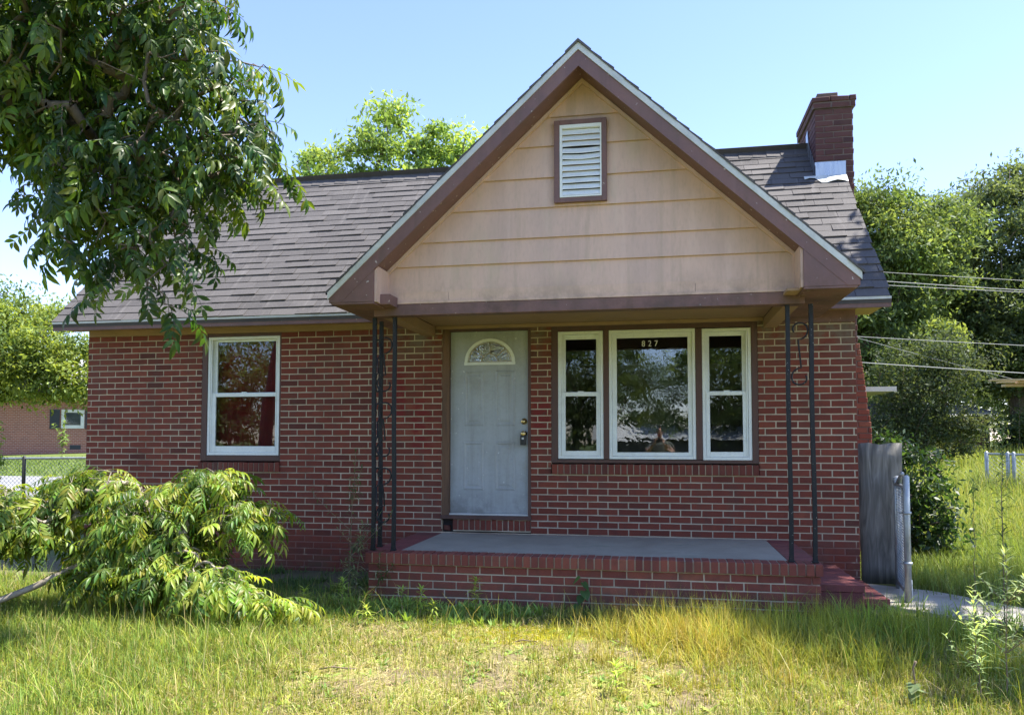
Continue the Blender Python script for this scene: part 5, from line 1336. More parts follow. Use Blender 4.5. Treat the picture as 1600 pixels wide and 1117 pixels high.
def shed(name, label, x0, x1, y0, y1, zt, roof_rise, roof_mat):
    b = zf((x0 + x1) / 2, y0); t = thing(name, label, 'shed', ((x0 + x1) / 2, y0, b))
    hx = (x1 - x0) / 2; dp = y1 - y0; h = zt - b
    mm = MB(); mm.box(-hx, -hx + 0.06, 0, dp, -0.2, h); mm.box(hx - 0.06, hx, 0, dp, -0.2, h); mm.box(-hx + 0.061, hx - 0.061, dp - 0.06, dp, -0.2, h)
    mm.box(-hx + 0.061, -hx * 0.35, 0, 0.05, -0.2, h); mm.build('wall', 'shed_dark', t)
    mm = MB(); mm.add([(-hx - 0.2, -0.25, h), (hx + 0.2, -0.25, h), (hx + 0.2, dp + 0.1, h + roof_rise), (-hx - 0.2, dp + 0.1, h + roof_rise), (-hx - 0.2, -0.25, h + 0.06), (hx + 0.2, -0.25, h + 0.06), (hx + 0.2, dp + 0.1, h + roof_rise + 0.06), (-hx - 0.2, dp + 0.1, h + roof_rise + 0.06)],
        [(0, 3, 2, 1), (4, 5, 6, 7), (0, 1, 5, 4), (1, 2, 6, 5), (2, 3, 7, 6), (3, 0, 4, 7)]); mm.build('roof', roof_mat, t)
    mm = MB()
    for k in range(9): 
        x = -hx * 0.30 + k * (hx * 1.2 / 9); mm.box(x, x + hx * 0.125, 0.01, 0.03, -0.1, h * rng.uniform(0.55, 0.62))
    mm.build('half_door', 'raw_wood', t)
    return t
shed('garden_shed', 'low dark shed with a pale roof edge under the trees', 8.45, 10.6, 19.8, 22.2, 2.30, 0.35, 'shed_roof')
shed('garden_shed', 'small black roofed shed behind the shrub and plywood', 5.9, 7.5, 17.4, 19.0, 2.10, 0.5, 'shed_dark')
lt = thing('wooden_shelter', 'raw lumber roof edge of a shelter jutting in from the right', 'shelter', (7.9, 8.3, zf(7.9, 8.3)))
zb = 2.47 - zf(7.9, 8.3)
for k, (x0, x1, y, z, h) in enumerate(((-1.75, 1.6, -0.5, 0.10, 0.03), (-1.45, 1.6, -0.3, 0.0, 0.045), (-1.25, 1.6, -0.42, 0.055, 0.04), (-1.1, 1.6, -0.62, -0.06, 0.05), (-1.35, 1.6, 0.2, 0.105, 0.03))):
    mm = MB(); mm.box(x0, x1, y, y + 0.19, zb + z, zb + z + h); mm.build('plank', 'new_wood', lt)
for x in (0.9, 1.5):
    mm = MB(); mm.box(x, x + 0.09, -0.3, -0.21, -0.3, zb - 0.062 if x > 1 else zb - 0.002); mm.build('post', 'new_wood', lt)

def brickwall_mat():
    m, nt, o = new_mat('far_brickwork'); p = pos_n(nt)
    s = N(nt, 'ShaderNodeSeparateXYZ'); L(nt, p, s.inputs[0]); cb = N(nt, 'ShaderNodeCombineXYZ')
    L(nt, math_n(nt, 'ADD', s.outputs[0], s.outputs[1]), cb.inputs[0]); L(nt, s.outputs[2], cb.inputs[1])
    b = N(nt, 'ShaderNodeTexBrick'); L(nt, cb.outputs[0], b.inputs['Vector']); b.inputs['Scale'].default_value = 1.0
    b.inputs['Brick Width'].default_value = 0.21; b.inputs['Row Height'].default_value = 0.07; b.inputs['Mortar Size'].default_value = 0.007
    b.inputs['Color1'].default_value = (0.36, 0.13, 0.085, 1); b.inputs['Color2'].default_value = (0.27, 0.095, 0.065, 1); b.inputs['Mortar'].default_value = (0.42, 0.33, 0.27, 1)
    n1 = noise_n(nt, p, 3, 4, 0.6)
    c = mix_n(nt, map_n(nt, n1.outputs[0], 0.5, 0.8, 0, 0.5), b.outputs[0], (0.38, 0.18, 0.13))
    bs = N(nt, 'ShaderNodeBsdfPrincipled'); L(nt, c, bs.inputs['Base Color']); bs.inputs['Roughness'].default_value = 0.9; L(nt, bs.outputs[0], o.inputs[0])
brickwall_mat()
nb0 = 0.86
nbh = thing('neighbour_house', 'low red brick neighbour house with a pale roof at the left', 'house', (-28.2, 17.8, nb0)); nbh.rotation_euler.z = R(30)
mm = MB(); mm.box(-3.9, 9.0, 0.0, 8.0, -0.4, 2.45); mm.box(-9.0, -3.92, -1.6, 8.0, -0.4, 2.45); mm.build('wall', 'far_brickwork', nbh)
mm = MB()
mm.add([(-9.5, -2.1, 2.46), (9.5, -0.5, 2.46), (9.5, 4, 4.3), (-9.5, 4, 4.3), (9.5, 8.5, 2.46), (-9.5, 8.5, 2.46)], [(0, 1, 2, 3), (3, 2, 4, 5), (0, 3, 5), (1, 4, 2), (0, 5, 4, 1)]); mm.build('roof', 'pale_roof', nbh)
mm = MB(); mm.box(-9.5, -3.8, -2.14, -2.11, 2.30, 2.46); mm.box(-3.79, 9.5, -0.54, -0.5, 2.30, 2.46); mm.build('fascia', 'old_white', nbh)
for (x0, x1, y, z0, z1) in ((4.62, 5.46, 0.0, 1.08, 1.86), (-5.9, -4.6, -1.6, 0.9, 1.9)):
    mm = MB()
    for b in ((x0, x0 + 0.13, z0, z1), (x1 - 0.13, x1, z0, z1), (x0 + 0.13, x1 - 0.13, z1 - 0.12, z1), (x0 + 0.13, x1 - 0.13, z0, z0 + 0.14)): mm.box(b[0], b[1], y - 0.05, y - 0.005, b[2], b[3])
    w_ = mm.build('window', 'old_white', nbh)
    mm = MB(); mm.box(x0 + 0.13, x1 - 0.13, y - 0.02, y - 0.01, z0 + 0.14, z1 - 0.12); mm.build('pane', 'glass', w_)
    mm = MB(); mm.box(x0 + 0.12, x1 - 0.12, y - 0.008, y - 0.004, z0 + 0.13, z1 - 0.11); mm.build('blind', 'shed_roof', w_)
    for sx in (x0 - 0.42, x1 + 0.04):
        mm = MB(); mm.box(sx, sx + 0.36, y - 0.045, y - 0.005, z0 - 0.02, z1)
        for k in range(12): mm.box(sx + 0.05, sx + 0.31, y - 0.055, y - 0.046, z0 + 0.03 + k * (z1 - z0 - 0.08) / 12, z0 + 0.055 + k * (z1 - z0 - 0.08) / 12)
        mm.build('shutter', 'shutter_dark', nbh)
for x, y in ((4.95, 0.0), (-6.5, -1.6), (-1.5, 0.0)):
    mm = MB(); mm.box(x, x + 0.4, y - 0.012, y - 0.002, 0.22, 0.40); mm.build('crawl_vent', 'shutter_dark', nbh)
# across the street, only mirrored in the panes
acr = thing('house_across_street', 'pale long house across the road, mirrored in the front windows', 'house', (4.0, -33.0, 0))
mm = MB(); mm.box(-7, 9, -4, 0, -0.1, 1.5); mm.build('wall', 'shed_dark', acr)
mm = MB(); mm.add([(-7.5, 0.4, 1.5), (9.5, 0.4, 1.5), (9.5, -2, 2.2), (-7.5, -2, 2.2), (9.5, -4.4, 1.5), (-7.5, -4.4, 1.5)], [(1, 0, 3, 2), (2, 3, 5, 4), (0, 5, 3), (1, 2, 4), (0, 1, 4, 5)]); mm.build('roof', 'pale_roof', acr)

PLY = 12.0
for nm, lab, x in (('utility_pole', 'wooden utility pole behind the house', 1.0), ('utility_pole', 'wooden utility pole beyond the right edge', 24.0)):
    t = thing(nm, lab, 'pole', (x, PLY, zf(x, PLY)), 'utility poles')
    mm = MB(); mm.tube([(0, 0, -0.3), (0, 0, 6.3)], [0.14, 0.10], 10); mm.build('pole', 'bark', t, True)
    mm = MB(); mm.box(-0.05, 0.05, -0.9, 0.9, 5.55, 5.66); mm.build('crossarm', 'raw_wood', t)
def wire(label, pts, r=0.011):
    (x0, y0, z0), (x1, y1, z1), sag = pts; n = 24; P = []
    for i in range(n + 1):
        u = i / n; P.append((x0 + (x1 - x0) * u, y0 + (y1 - y0) * u, z0 + (z1 - z0) * u - sag * 4 * u * (1 - u)))
    mm = MB(); c = Vector(P[0]); mm.tube([Vector(p) - c for p in P], r * 0.75, 5)
    o = mm.build('utility_wire', 'wire'); o.location = c
    tag(o, label, 'wire', 'utility wires')
def wz(px, py, Y):
    d = _fw * FX + _rt * (px - 800) - _up * (py - 628); t = (Y + 8.34) / d.y; return Vector(CAM) + d * t
def wire_px(label, a, b, Y0, Y1, sag=0.12, r=0.011, xl=1.0, xr=24.0):
    A_, B_ = wz(a[0], a[1], Y0), wz(b[0], b[1], Y1)
    s = (B_.z - A_.z) / (B_.x - A_.x); sy = (B_.y - A_.y) / (B_.x - A_.x)
    wire(label, ((xl, A_.y + sy * (xl - A_.x), A_.z + s * (xl - A_.x)), (xr, A_.y + sy * (xr - A_.x), A_.z + s * (xr - A_.x)), sag), r)
wire_px('topmost thin wire crossing the tall trees at the right', (1390, 420), (1600, 430), 12.4, 12.4, 0.15, 0.008)
wire_px('second wire crossing the trees, just above its twin', (1390, 434), (1600, 445), 12.0, 12.0, 0.15, 0.011)
wire_px('third wire crossing the trees, just below its twin', (1390, 440), (1600, 448), 11.6, 11.6, 0.15, 0.009)
wire_px('single wire midway down the trees at the right', (1370, 523), (1600, 533), 12.0, 12.0, 0.12, 0.010)
wire_px('lowest thick wire above the rear porch roof', (1345, 562), (1600, 576), 11.5, 11.5, 0.12, 0.014)
wire_px('thin slack wire slanting down across the trees to the right', (1380, 533), (1520, 570), 12.5, 12.5, 0.1, 0.006, 1.0, 12.0)

# ------------------------------------------------------------------ weeds
def narrow_plant(name, label, loc, h, n, ln, wd, cols, seed, lean=(0, 0), branches=0, droop=0.5, top=True, cat='weed', group='tall weeds', stemcol='twig_dead', start=0.1, stem_r=0.004):
    rr = random.Random(seed); t = thing(name, label, cat, loc, group)
    st = MB(); lf = MB()
    def axis(p0, d, L_, nl, sc):
        pts = []
        for k in range(7):
            u = k / 6; pts.append(Vector(p0) + Vector(d) * L_ * u + Vector((0, 0, 0.12 * L_ * u * u)) + Vector((rr.uniform(-1, 1), rr.uniform(-1, 1), 0)) * 0.012 * L_)
        st.tube(pts, [stem_r * sc * (1 - 0.7 * k / 6) for k in range(7)], 5, None, False)
        for k in range(nl):
            u = start + (1 - start) * (k / nl) ** (0.8 if top else 1.0)
            i = min(5, int(u * 6)); q = pts[i].lerp(pts[i + 1], u * 6 - i)
            az = k * 2.4 + rr.uniform(-0.4, 0.4); pit = R(rr.uniform(-75, -35) if u > 0.85 else rr.uniform(-55, 5))
            l = ln * rr.uniform(0.7, 1.25) * (1.0 if u < 0.75 else 0.75) * (0.6 + 0.4 * sc)
            M = Matrix.Translation(q) @ Matrix.Rotation(az, 4, 'Z') @ Matrix.Rotation(pit, 4, 'Y')
            c = rr.choice(cols); f = rr.uniform(0.8, 1.2) * (1 + 0.35 * max(0, u - 0.7))
            leaflet(lf, M, l, wd * rr.uniform(0.8, 1.2), droop * rr.uniform(0.4, 1.2), 0.2, tuple(x * f for x in c))
        return pts
    main = axis((0, 0, 0), (lean[0], lean[1], 1), h, n, 1.0)
    for b in range(branches):
        u = rr.uniform(0.25, 0.8); q = main[int(u * 6)]; az = rr.uniform(0, 6.28)
        axis(q, (math.cos(az) * 0.75, math.sin(az) * 0.75, 0.65), h * rr.uniform(0.25, 0.45), max(5, n // 4), 0.6)
    st.build('stem', stemcol, t, True); o = lf.build('leaves', 'leaf_matte', t, True); o['kind'] = 'stuff'
    return t
HW = [(0.24, 0.34, 0.08), (0.30, 0.40, 0.09), (0.19, 0.29, 0.07)]
HWB = [(0.34, 0.45, 0.08), (0.42, 0.50, 0.10), (0.28, 0.39, 0.07)]
for k, (x, y, h, n, lab) in enumerate(((-1.47, -2.08, 0.30, 70, 'single upright leafy weed in front of the porch centre'), (-2.12, -1.98, 0.19, 46, 'short pale weed below the left end of the porch'), (-1.93, -2.10, 0.22, 50, 'bright spiky weed in the sun left of the upright one'),
        (-2.40, -2.12, 0.17, 40, 'small bright weed left of the short pale one'), (-2.66, -1.98, 0.24, 50, 'leafy weed at the edge of the limb foliage'), (-2.28, -2.40, 0.13, 34, 'tiny seedling in the dry grass'), (-1.78, -2.22, 0.14, 34, 'low seedling right of the bright spiky weed'),
        (-2.9, -2.2, 0.2, 44, 'weed half hidden by the limb foliage'), (-0.25, -3.75, 0.16, 40, 'broad seedling in the bare patch near the lower edge'))):
    narrow_plant('horseweed', lab, (x, y, 0), h, n, 0.085 if h < 0.25 else 0.075, 0.014, HWB if y < -2.05 else HW, 100 + k, (rng.uniform(-0.08, 0.08), 0), 0, 0.5, group='weeds in front of the porch')
narrow_plant('tall_weed', 'tall dark single stemmed weed on the path edge at the right', (2.60, -1.64, 0.02), 1.35, 120, 0.11, 0.014, [(0.10, 0.17, 0.06), (0.14, 0.22, 0.07)], 131, (0.0, 0), 0, 0.5, stem_r=0.006)
narrow_plant('tall_weed', 'slimmer dark weed behind the tall single stemmed one', (2.75, -0.6, 0.02), 0.95, 80, 0.09, 0.010, [(0.10, 0.17, 0.06), (0.14, 0.22, 0.07)], 132, (0.03, 0), 0, 0.7)
narrow_plant('pale_weed', 'pale branching weed at the lower right corner', (1.90, -3.42, 0), 0.74, 56, 0.075, 0.013, [(0.42, 0.52, 0.24), (0.36, 0.46, 0.20), (0.48, 0.56, 0.28)], 133, (0.02, 0.0), 12, 0.4, stem_r=0.005)
narrow_plant('pale_weed', 'smaller pale branching weed beside the one in the lower corner', (1.72, -3.55, 0), 0.52, 44, 0.075, 0.013, [(0.40, 0.50, 0.22), (0.34, 0.44, 0.18)], 134, (-0.05, 0.0), 8, 0.4, stem_r=0.004)
narrow_plant('post_weed', 'wispy weed growing up through the corner post', (-2.74, -1.66, 0), 1.22, 80, 0.085, 0.010, [(0.06, 0.105, 0.035), (0.08, 0.13, 0.04), (0.05, 0.09, 0.03)], 135, (0.05, 0.02), 9, 0.8, stem_r=0.005)
narrow_plant('post_weed', 'lower wispy weed with pale tips beside the corner post', (-2.66, -1.70, 0), 0.66, 60, 0.08, 0.010, [(0.16, 0.22, 0.09), (0.10, 0.15, 0.06), (0.30, 0.36, 0.20)], 136, (0.10, 0.02), 6, 0.9, stem_r=0.004)
narrow_plant('post_weed', 'wispy strand drooping over the porch cap', (-2.44, -1.68, 0), 0.42, 60, 0.08, 0.010, [(0.07, 0.12, 0.03), (0.09, 0.15, 0.04)], 137, (0.02, 0.0), 3, 1.0, stem_r=0.003)
for k, (x, y, h) in enumerate(((8.3, 17.5, 1.5), (9.2, 17.8, 1.9), (9.9, 17.6, 1.7), (10.7, 18.0, 2.0), (11.5, 18.0, 2.3), (12.3, 17.4, 1.9), (7.6, 16.8, 1.3))):
    lab = ['tall weed left of the pale shed roof', 'tall weed before the pale shed roof', 'tall weed at the right of the shed opening', 'tall weed past the shed corner', 'tallest weed above the fence gate', 'tall weed near the fence end post', 'short weed nearest the shrub and shed'][k]
    narrow_plant('yard_weed', lab, gg(x, y), h, 90, 0.20, 0.045, [(0.07, 0.11, 0.03), (0.10, 0.15, 0.04)], 150 + k, (rng.uniform(-0.05, 0.05), 0), 3, 0.6, group='weeds in front of the sheds', stem_r=0.012)
narrow_plant('yard_weed', 'young leafy sapling against the neighbour wall', gg(-21.5, 17.0), 1.25, 50, 0.22, 0.07, BRIGHT, 170, (0.05, 0), 4, 0.6, group='weeds in front of the sheds', stem_r=0.012)
# heart leaved vine on the porch face
def heart_leaf(mb, M, s, col):
    pts = [(0, 0), (0.22, 0.42), (0.05, 0.62), (-0.2, 0.5)]
    out = [(0.0, 0.0), (-0.14, 0.30), (0.05, 0.52), (0.40, 0.46), (0.75, 0.22), (1.05, 0.0)]
    vs = [(x * s, y * s, 0.10 * s * abs(y)) for x, y in out] + [(x * s, -y * s, 0.10 * s * abs(y)) for x, y in out[1:-1]]
    f = [(0, 1, 2), (0, 2, 3), (0, 3, 4), (0, 4, 5), (0, 6 + 0, 6 + 1)[::-1], (0, 7, 8)[::-1], (0, 8, 9)[::-1], (0, 9, 5)[::-1]]
    mb.add([tuple(M @ Vector(v)) for v in vs], f, None, [tuple(c * rng.uniform(0.9, 1.1) for c in col) for _ in vs])
vt = thing('vine', 'green heart leaved vine climbing the porch brick face', 'vine', (-0.655, -1.66, 0))
mm = MB(); mm.tube([(0.03, 0, -0.02), (0.0, 0.03, 0.08), (0.02, 0.06, 0.17), (0.0, 0.055, 0.26), (-0.03, 0.05, 0.31)], [0.004, 0.0035, 0.003, 0.0025, 0.002], 5); mm.build('stem', 'twig_dead', vt, True)
for k, (x, y, z, s, az) in enumerate(((-0.02, 0.03, 0.30, 0.085, 200), (0.01, 0.04, 0.25, 0.085, 330), (0.02, 0.03, 0.18, 0.09, 300), (0.0, 0.02, 0.14, 0.085, 250), (-0.03, 0.0, 0.07, 0.095, 230), (-0.05, 0.0, 0.03, 0.09, 260))):
    mm = MB(); M = Matrix.Translation((x, y, z)) @ Matrix.Rotation(R(az), 4, 'Z') @ Matrix.Rotation(R(48), 4, 'Y'); heart_leaf(mm, M, s, (0.075, 0.15, 0.045)); mm.build('leaf', 'leaf_matte', vt)
bt = thing('broadleaf_weed', 'broad leaved weed with a dead stalk near the lower edge', 'weed', (1.36, -3.62, 0))
mm = MB(); mm.tube([(0, 0, -0.02), (0.01, 0, 0.1), (0.0, 0.01, 0.2), (0.012, 0, 0.24)], [0.006, 0.005, 0.005, 0.007], 6); mm.build('stem', 'twig_dead', bt, True)
for k in range(9):
    mm = MB(); M = Matrix.Translation((0, 0, 0.02 + 0.012 * k)) @ Matrix.Rotation(k * 2.1, 4, 'Z') @ Matrix.Rotation(R(rng.uniform(-5, 35)), 4, 'Y'); heart_leaf(mm, M, rng.uniform(0.05, 0.085), (0.16, 0.21, 0.10)); mm.build('leaf', 'leaf_matte', bt)

# ------------------------------------------------------------------ grass
def vnoise(x, y, s, seed):
    """cheap smooth value noise"""
    xs, ys = x * s + seed * 13.7, y * s + seed * 7.3
    xi, yi = np.floor(xs).astype(int), np.floor(ys).astype(int); fx, fy = xs - xi, ys - yi
    fx, fy = fx * fx * (3 - 2 * fx), fy * fy * (3 - 2 * fy)
    def hsh(a, b): 
        n = (a * 374761393 + b * 668265263 + seed * 982451653) & 0x7fffffff
        n = ((n ^ (n >> 13)) * 1274126177) & 0x7fffffff
        return ((n ^ (n >> 16)) & 0xffff) / 65535.0
    return (hsh(xi, yi) * (1 - fx) + hsh(xi + 1, yi) * fx) * (1 - fy) + (hsh(xi, yi + 1) * (1 - fx) + hsh(xi + 1, yi + 1) * fx) * fy
def fbm(x, y, s, seed): return (vnoise(x, y, s, seed) * 0.55 + vnoise(x, y, s * 2.1, seed + 1) * 0.3 + vnoise(x, y, s * 4.3, seed + 2) * 0.15)
def proj_np(x, y, z):
    dx, dy, dz = x - CAM[0], y - CAM[1], z - CAM[2]
    dp = dx * _fw.x + dy * _fw.y + dz * _fw.z
    px = 800 + FX * (dx * _rt.x + dy * _rt.y) / np.maximum(dp, 0.1); return px, dp
def blades(x, y, h, w, base, tip, rg, lean=0.45, curve=0.5, segs=2, z0=None, out=None, lift=0.0):
    n = len(x); z = gz(x, y) - 0.01 if z0 is None else z0
    a = rg.uniform(0, 2 * np.pi, n); la = a + rg.normal(0, 0.6, n) + np.pi / 2
    ln = np.abs(rg.normal(0, lean, n))
    if out is not None:
        la = out + rg.normal(0, 0.5, n); a = la + np.pi / 2 + rg.normal(0, 0.5, n)
    ln = ln + lift
    wx, wy = np.cos(a) * w * 0.5, np.sin(a) * w * 0.5
    V = []; C = []
    for k in range(segs + 1):
        t = k / segs
        an = ln * (t * (1 + curve) if np.isscalar(lift) and lift == 0 else 0.75 + 0.4 * t); hz = h * t * np.cos(an); off = h * t * np.sin(an)
        cx, cy = x + np.cos(la) * off, y + np.sin(la) * off
        ww = (1 - t ** 1.8)
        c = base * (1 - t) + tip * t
        if k == segs: V.append(np.stack([cx, cy, z + hz], 1)); C.append(c)
        else:
            V += [np.stack([cx - wx * ww, cy - wy * ww, z + hz], 1), np.stack([cx + wx * ww, cy + wy * ww, z + hz], 1)]; C += [c, c]
    m = 2 * segs + 1
    V = np.stack(V, 1).reshape(-1, 3); C = np.stack(C, 1).reshape(-1, 3)
    i = np.arange(n) * m; F = []
    for k in range(segs - 1):
        q = i + 2 * k; F += [np.stack([q, q + 1, q + 3], 1), np.stack([q, q + 3, q + 2], 1)]
    q = i + 2 * (segs - 1); F.append(np.stack([q, q + 1, q + 2], 1))
    return V, np.concatenate(F), C
def pick(cols, n, rg, jit=0.22): return np.array(cols)[rg.integers(0, len(cols), n)] * rg.uniform(1 - jit, 1 + jit, (n, 1))
class Acc:
    def __init__(s): s.V = []; s.F = []; s.C = []; s.n = 0
    def add(s, V, F, C): s.V.append(V); s.F.append(F + s.n); s.C.append(C); s.n += len(V)
    def build(s, name, label, mat='grass'):
        o = link(name, np_mesh(name, np.concatenate(s.V), np.concatenate(s.F), mat, np.concatenate(s.C))); tag(o, label, 'grass', kind='stuff'); return o
def scatter(x0, x1, y0, y1, dens, rg, margin=650):
    n = int((x1 - x0) * (y1 - y0) * dens); x = rg.uniform(x0, x1, n); y = rg.uniform(y0, y1, n)
    px, dp = proj_np(x, y, 0.1); k = (px > -margin) & (px < 1600 + margin) & (dp > 1.0)
    blocked = ((y > -1.57) & (x > -2.62) & (x < 1.30)) | ((y > -1.18) & (x > 1.25) & (x < 1.95)) | ((y > -0.04) & (x > -6.8) & (x < 1.95) & (y < 4))
    # concrete path
    u = (y - 0.0) * 0.0
    pth = (x > 1.9) & (x < 5.2) & (y < 0.0) 
    t_ = np.clip((x - 1.95) / 3.0, 0, 1)
    near = -0.95 - t_ * 2.95; far_ = 0.08 - t_ * 3.35
    inp = pth & (y > near) & (y < far_)
    k &= ~blocked & ~(inp & (rg.random(n) > 0.13))
    return x[k], y[k]
def clump(x, y, m, sig, rg):
    n = len(x); k = np.repeat(np.arange(n), m); a = rg.uniform(0, 2 * np.pi, n * m); r = np.abs(rg.normal(0, sig, n * m))
    return x[k] + np.cos(a) * r, y[k] + np.sin(a) * r, a, k
rg = np.random.default_rng(77)
STRAW = [(0.56, 0.46, 0.20), (0.48, 0.38, 0.16), (0.62, 0.54, 0.28)]
YG = [(0.36, 0.40, 0.055), (0.43, 0.46, 0.065), (0.29, 0.35, 0.05)]
GRN = [(0.15, 0.25, 0.045), (0.19, 0.30, 0.05), (0.12, 0.20, 0.04)]
LUSH = [(0.22, 0.33, 0.05), (0.28, 0.40, 0.06), (0.17, 0.27, 0.045)]
lawn = Acc()
# short lawn, thin where the soil shows
x, y = scatter(-9.0, 6.5, -6.2, -1.62, 5200, rg)
k = rg.random(len(x)) < np.where((x < -6) | (x > 4), 0.45, 1.0); x, y = x[k], y[k]
f = fbm(x, y, 1.3, 3); bare = np.exp(-(((x + 0.85) / 1.25) ** 2 + ((y + 2.45) / 0.42) ** 2)) + 0.55 * np.exp(-(((x + 0.35) / 0.7) ** 2 + ((y + 3.5) / 0.5) ** 2)) + 0.5 * np.exp(-(((x + 2.2) / 0.5) ** 2 + ((y + 2.65) / 0.25) ** 2))
lush = np.clip((-x - 2.1) / 1.2, 0, 1)
keep = rg.random(len(x)) < np.clip(0.38 + (f - 0.35) * 2.2 + lush * 0.6 - bare * 0.45, 0.22, 1)
x, y, f, lush = x[keep], y[keep], f[keep], lush[keep]; n = len(x)
g = np.clip((fbm(x, y, 2.2, 9) - 0.45) * 4 + 0.35 + lush * 0.45, 0, 1)[:, None]
r_ = rg.random((n, 1))
tipc = np.where(r_ < 0.24 * (1 - lush[:, None] * 0.6), pick(STRAW, n, rg), np.where(r_ < 0.78 - 0.3 * lush[:, None], pick(YG, n, rg), pick(GRN, n, rg)))
basec = tipc * 0.42 * (1 - g * 0.2)  # blade feet darkened: shade of the gaps painted into the grass
h = (0.035 + 0.055 * rg.random(n)) * (0.7 + 0.9 * f + 0.9 * lush); w = 0.0034 + 0.0030 * rg.random(n)
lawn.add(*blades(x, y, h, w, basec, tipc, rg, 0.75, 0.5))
# thatch: dead blades lying flat, and little broad leaves among them
x, y = scatter(-5.5, 3.2, -5.6, -1.95, 1500, rg); f = fbm(x, y, 2.6, 81); keep = rg.random(len(x)) < np.clip((f - 0.25) * 2.4, 0.1, 1); x, y = x[keep], y[keep]; n = len(x)
t_ = pick([(0.46, 0.37, 0.20), (0.36, 0.28, 0.15), (0.55, 0.47, 0.28), (0.24, 0.17, 0.09), (0.42, 0.40, 0.12)], n, rg); lawn.add(*blades(x, y, 0.04 + 0.09 * rg.random(n), 0.003 + 0.003 * rg.random(n), t_, t_, rg, 0.12, 0.2, 2, z0=gz(x, y) + 0.004 + 0.012 * rg.random(n), lift=1.38))
x, y = scatter(-5.5, 3.2, -5.6, -1.9, 42, rg); n0 = len(x); cc = pick([(0.20, 0.32, 0.06), (0.28, 0.40, 0.08), (0.16, 0.27, 0.06), (0.34, 0.42, 0.09)], n0, rg); hs = rg.uniform(0.6, 1.5, n0)
x, y, a, k = clump(x, y, 9, 0.006, rg); n = len(x); t_ = cc[k] * rg.uniform(0.8, 1.2, (n, 1))
lawn.add(*blades(x, y, (0.03 + 0.035 * rg.random(n)) * hs[k], (0.011 + 0.010 * rg.random(n)) * hs[k], t_ * 0.9, t_, rg, 0.15, 0.5, 3, out=a, lift=0.9))
# low leafy weeds in the sun left of centre, along the shade line
x, y = scatter(-2.95, -0.3, -2.30, -1.62, 230, rg); n0 = len(x); keep = rg.random(n0) < np.clip((fbm(x, y, 3.0, 95) - 0.3) * 4, 0, 1) * np.clip((-0.6 - x) / 0.9, 0.15, 1); x, y = x[keep], y[keep]; n0 = len(x); cc = pick([(0.26, 0.40, 0.08), (0.34, 0.47, 0.10), (0.20, 0.32, 0.07)], n0, rg); hs = rg.uniform(0.7, 1.5, n0)
x, y, a, k = clump(x, y, 10, 0.01, rg); n = len(x); t_ = cc[k] * rg.uniform(0.8, 1.2, (n, 1))
lawn.add(*blades(x, y, (0.05 + 0.05 * rg.random(n)) * hs[k], (0.014 + 0.012 * rg.random(n)) * hs[k], t_ * 0.9, t_, rg, 0.4, 0.7, 3, out=a, lift=0.35))
# bright moss cushions on the bare patch
x, y = scatter(-1.9, 0.0, -2.85, -2.1, 16000, rg); d2 = ((x + 0.95) / 0.80) ** 2 + ((y + 2.45) / 0.30) ** 2; f = fbm(x, y, 5.0, 91)
keep = rg.random(len(x)) < np.clip((f - 0.26 - 0.20 * d2) * 5.0, 0, 1); x, y = x[keep], y[keep]; n = len(x)
t_ = pick([(0.50, 0.47, 0.035), (0.58, 0.54, 0.045), (0.40, 0.40, 0.04)], n, rg); lawn.add(*blades(x, y, 0.014 + 0.014 * rg.random(n), 0.007 + 0.005 * rg.random(n), t_ * 0.7, t_, rg, 0.5, 0.5))
# stray seed stalks and taller bents
x, y = scatter(-4.8, 3.0, -5.2, -1.75, 34, rg); n = len(x); t_ = pick(STRAW + YG, n, rg); lawn.add(*blades(x, y, 0.18 + 0.22 * rg.random(n), 0.0036 + 0.001 * rg.random(n), t_ * 0.6, t_, rg, 0.4, 0.8, 3))
# long fine grass under the limb and towards the lower left corner, in tufts
x, y = scatter(-7.0, -2.2, -5.2, -1.0, 105, rg); f = fbm(x, y, 1.7, 21)
keep = rg.random(len(x)) < np.clip((f - 0.30) * 3.0, 0, 1) * np.clip((-x - 2.1) / 0.9, 0.05, 1); x, y = x[keep], y[keep]; n0 = len(x)
hc = 0.07 + 0.16 * rg.random(n0) ** 1.6; cc = pick(LUSH + LUSH + YG[:1], n0, rg)
x, y, a, k = clump(x, y, 20, 0.05, rg); n = len(x)
t_ = cc[k] * rg.uniform(0.75, 1.25, (n, 1)); dry = rg.random((n, 1)) < 0.10; t_ = np.where(dry, pick(STRAW, n, rg), t_)
lawn.add(*blades(x, y, hc[k] * rg.uniform(0.45, 1.35, n), 0.0038 + 0.0034 * rg.random(n), t_ * 0.38, t_ * 1.08, rg, 0.65, 0.9, 3, out=a))  # dark bases paint in the shade inside the tufts
# golden seeding grass right of centre
x, y = scatter(-1.0, 2.7, -4.6, -1.70, 330, rg); f = fbm(x, y, 2.4, 33)
edge = np.clip((x + 0.95) / 0.85, 0, 1) * np.clip(0.30 + (y + 3.45) / 1.0, 0.10, 1) * np.clip((2.6 - x) / 0.6, 0, 1)
keep = rg.random(len(x)) < np.clip((f - 0.22) * 2.6, 0, 1) * edge; x, y, f, edge = x[keep], y[keep], f[keep], edge[keep]; n0 = len(x)
GOLD = [(0.58, 0.42, 0.10), (0.66, 0.51, 0.12), (0.48, 0.33, 0.09), (0.50, 0.50, 0.085), (0.46, 0.48, 0.08)]
gold = np.clip(1.25 - np.abs(x - 0.15) / 1.2 + 1.2 * (fbm(x, y, 1.5, 41) - 0.5), 0.05, 1)[:, None]
hc = (0.10 + 0.15 * rg.random(n0)) * (0.5 + 0.6 * edge)
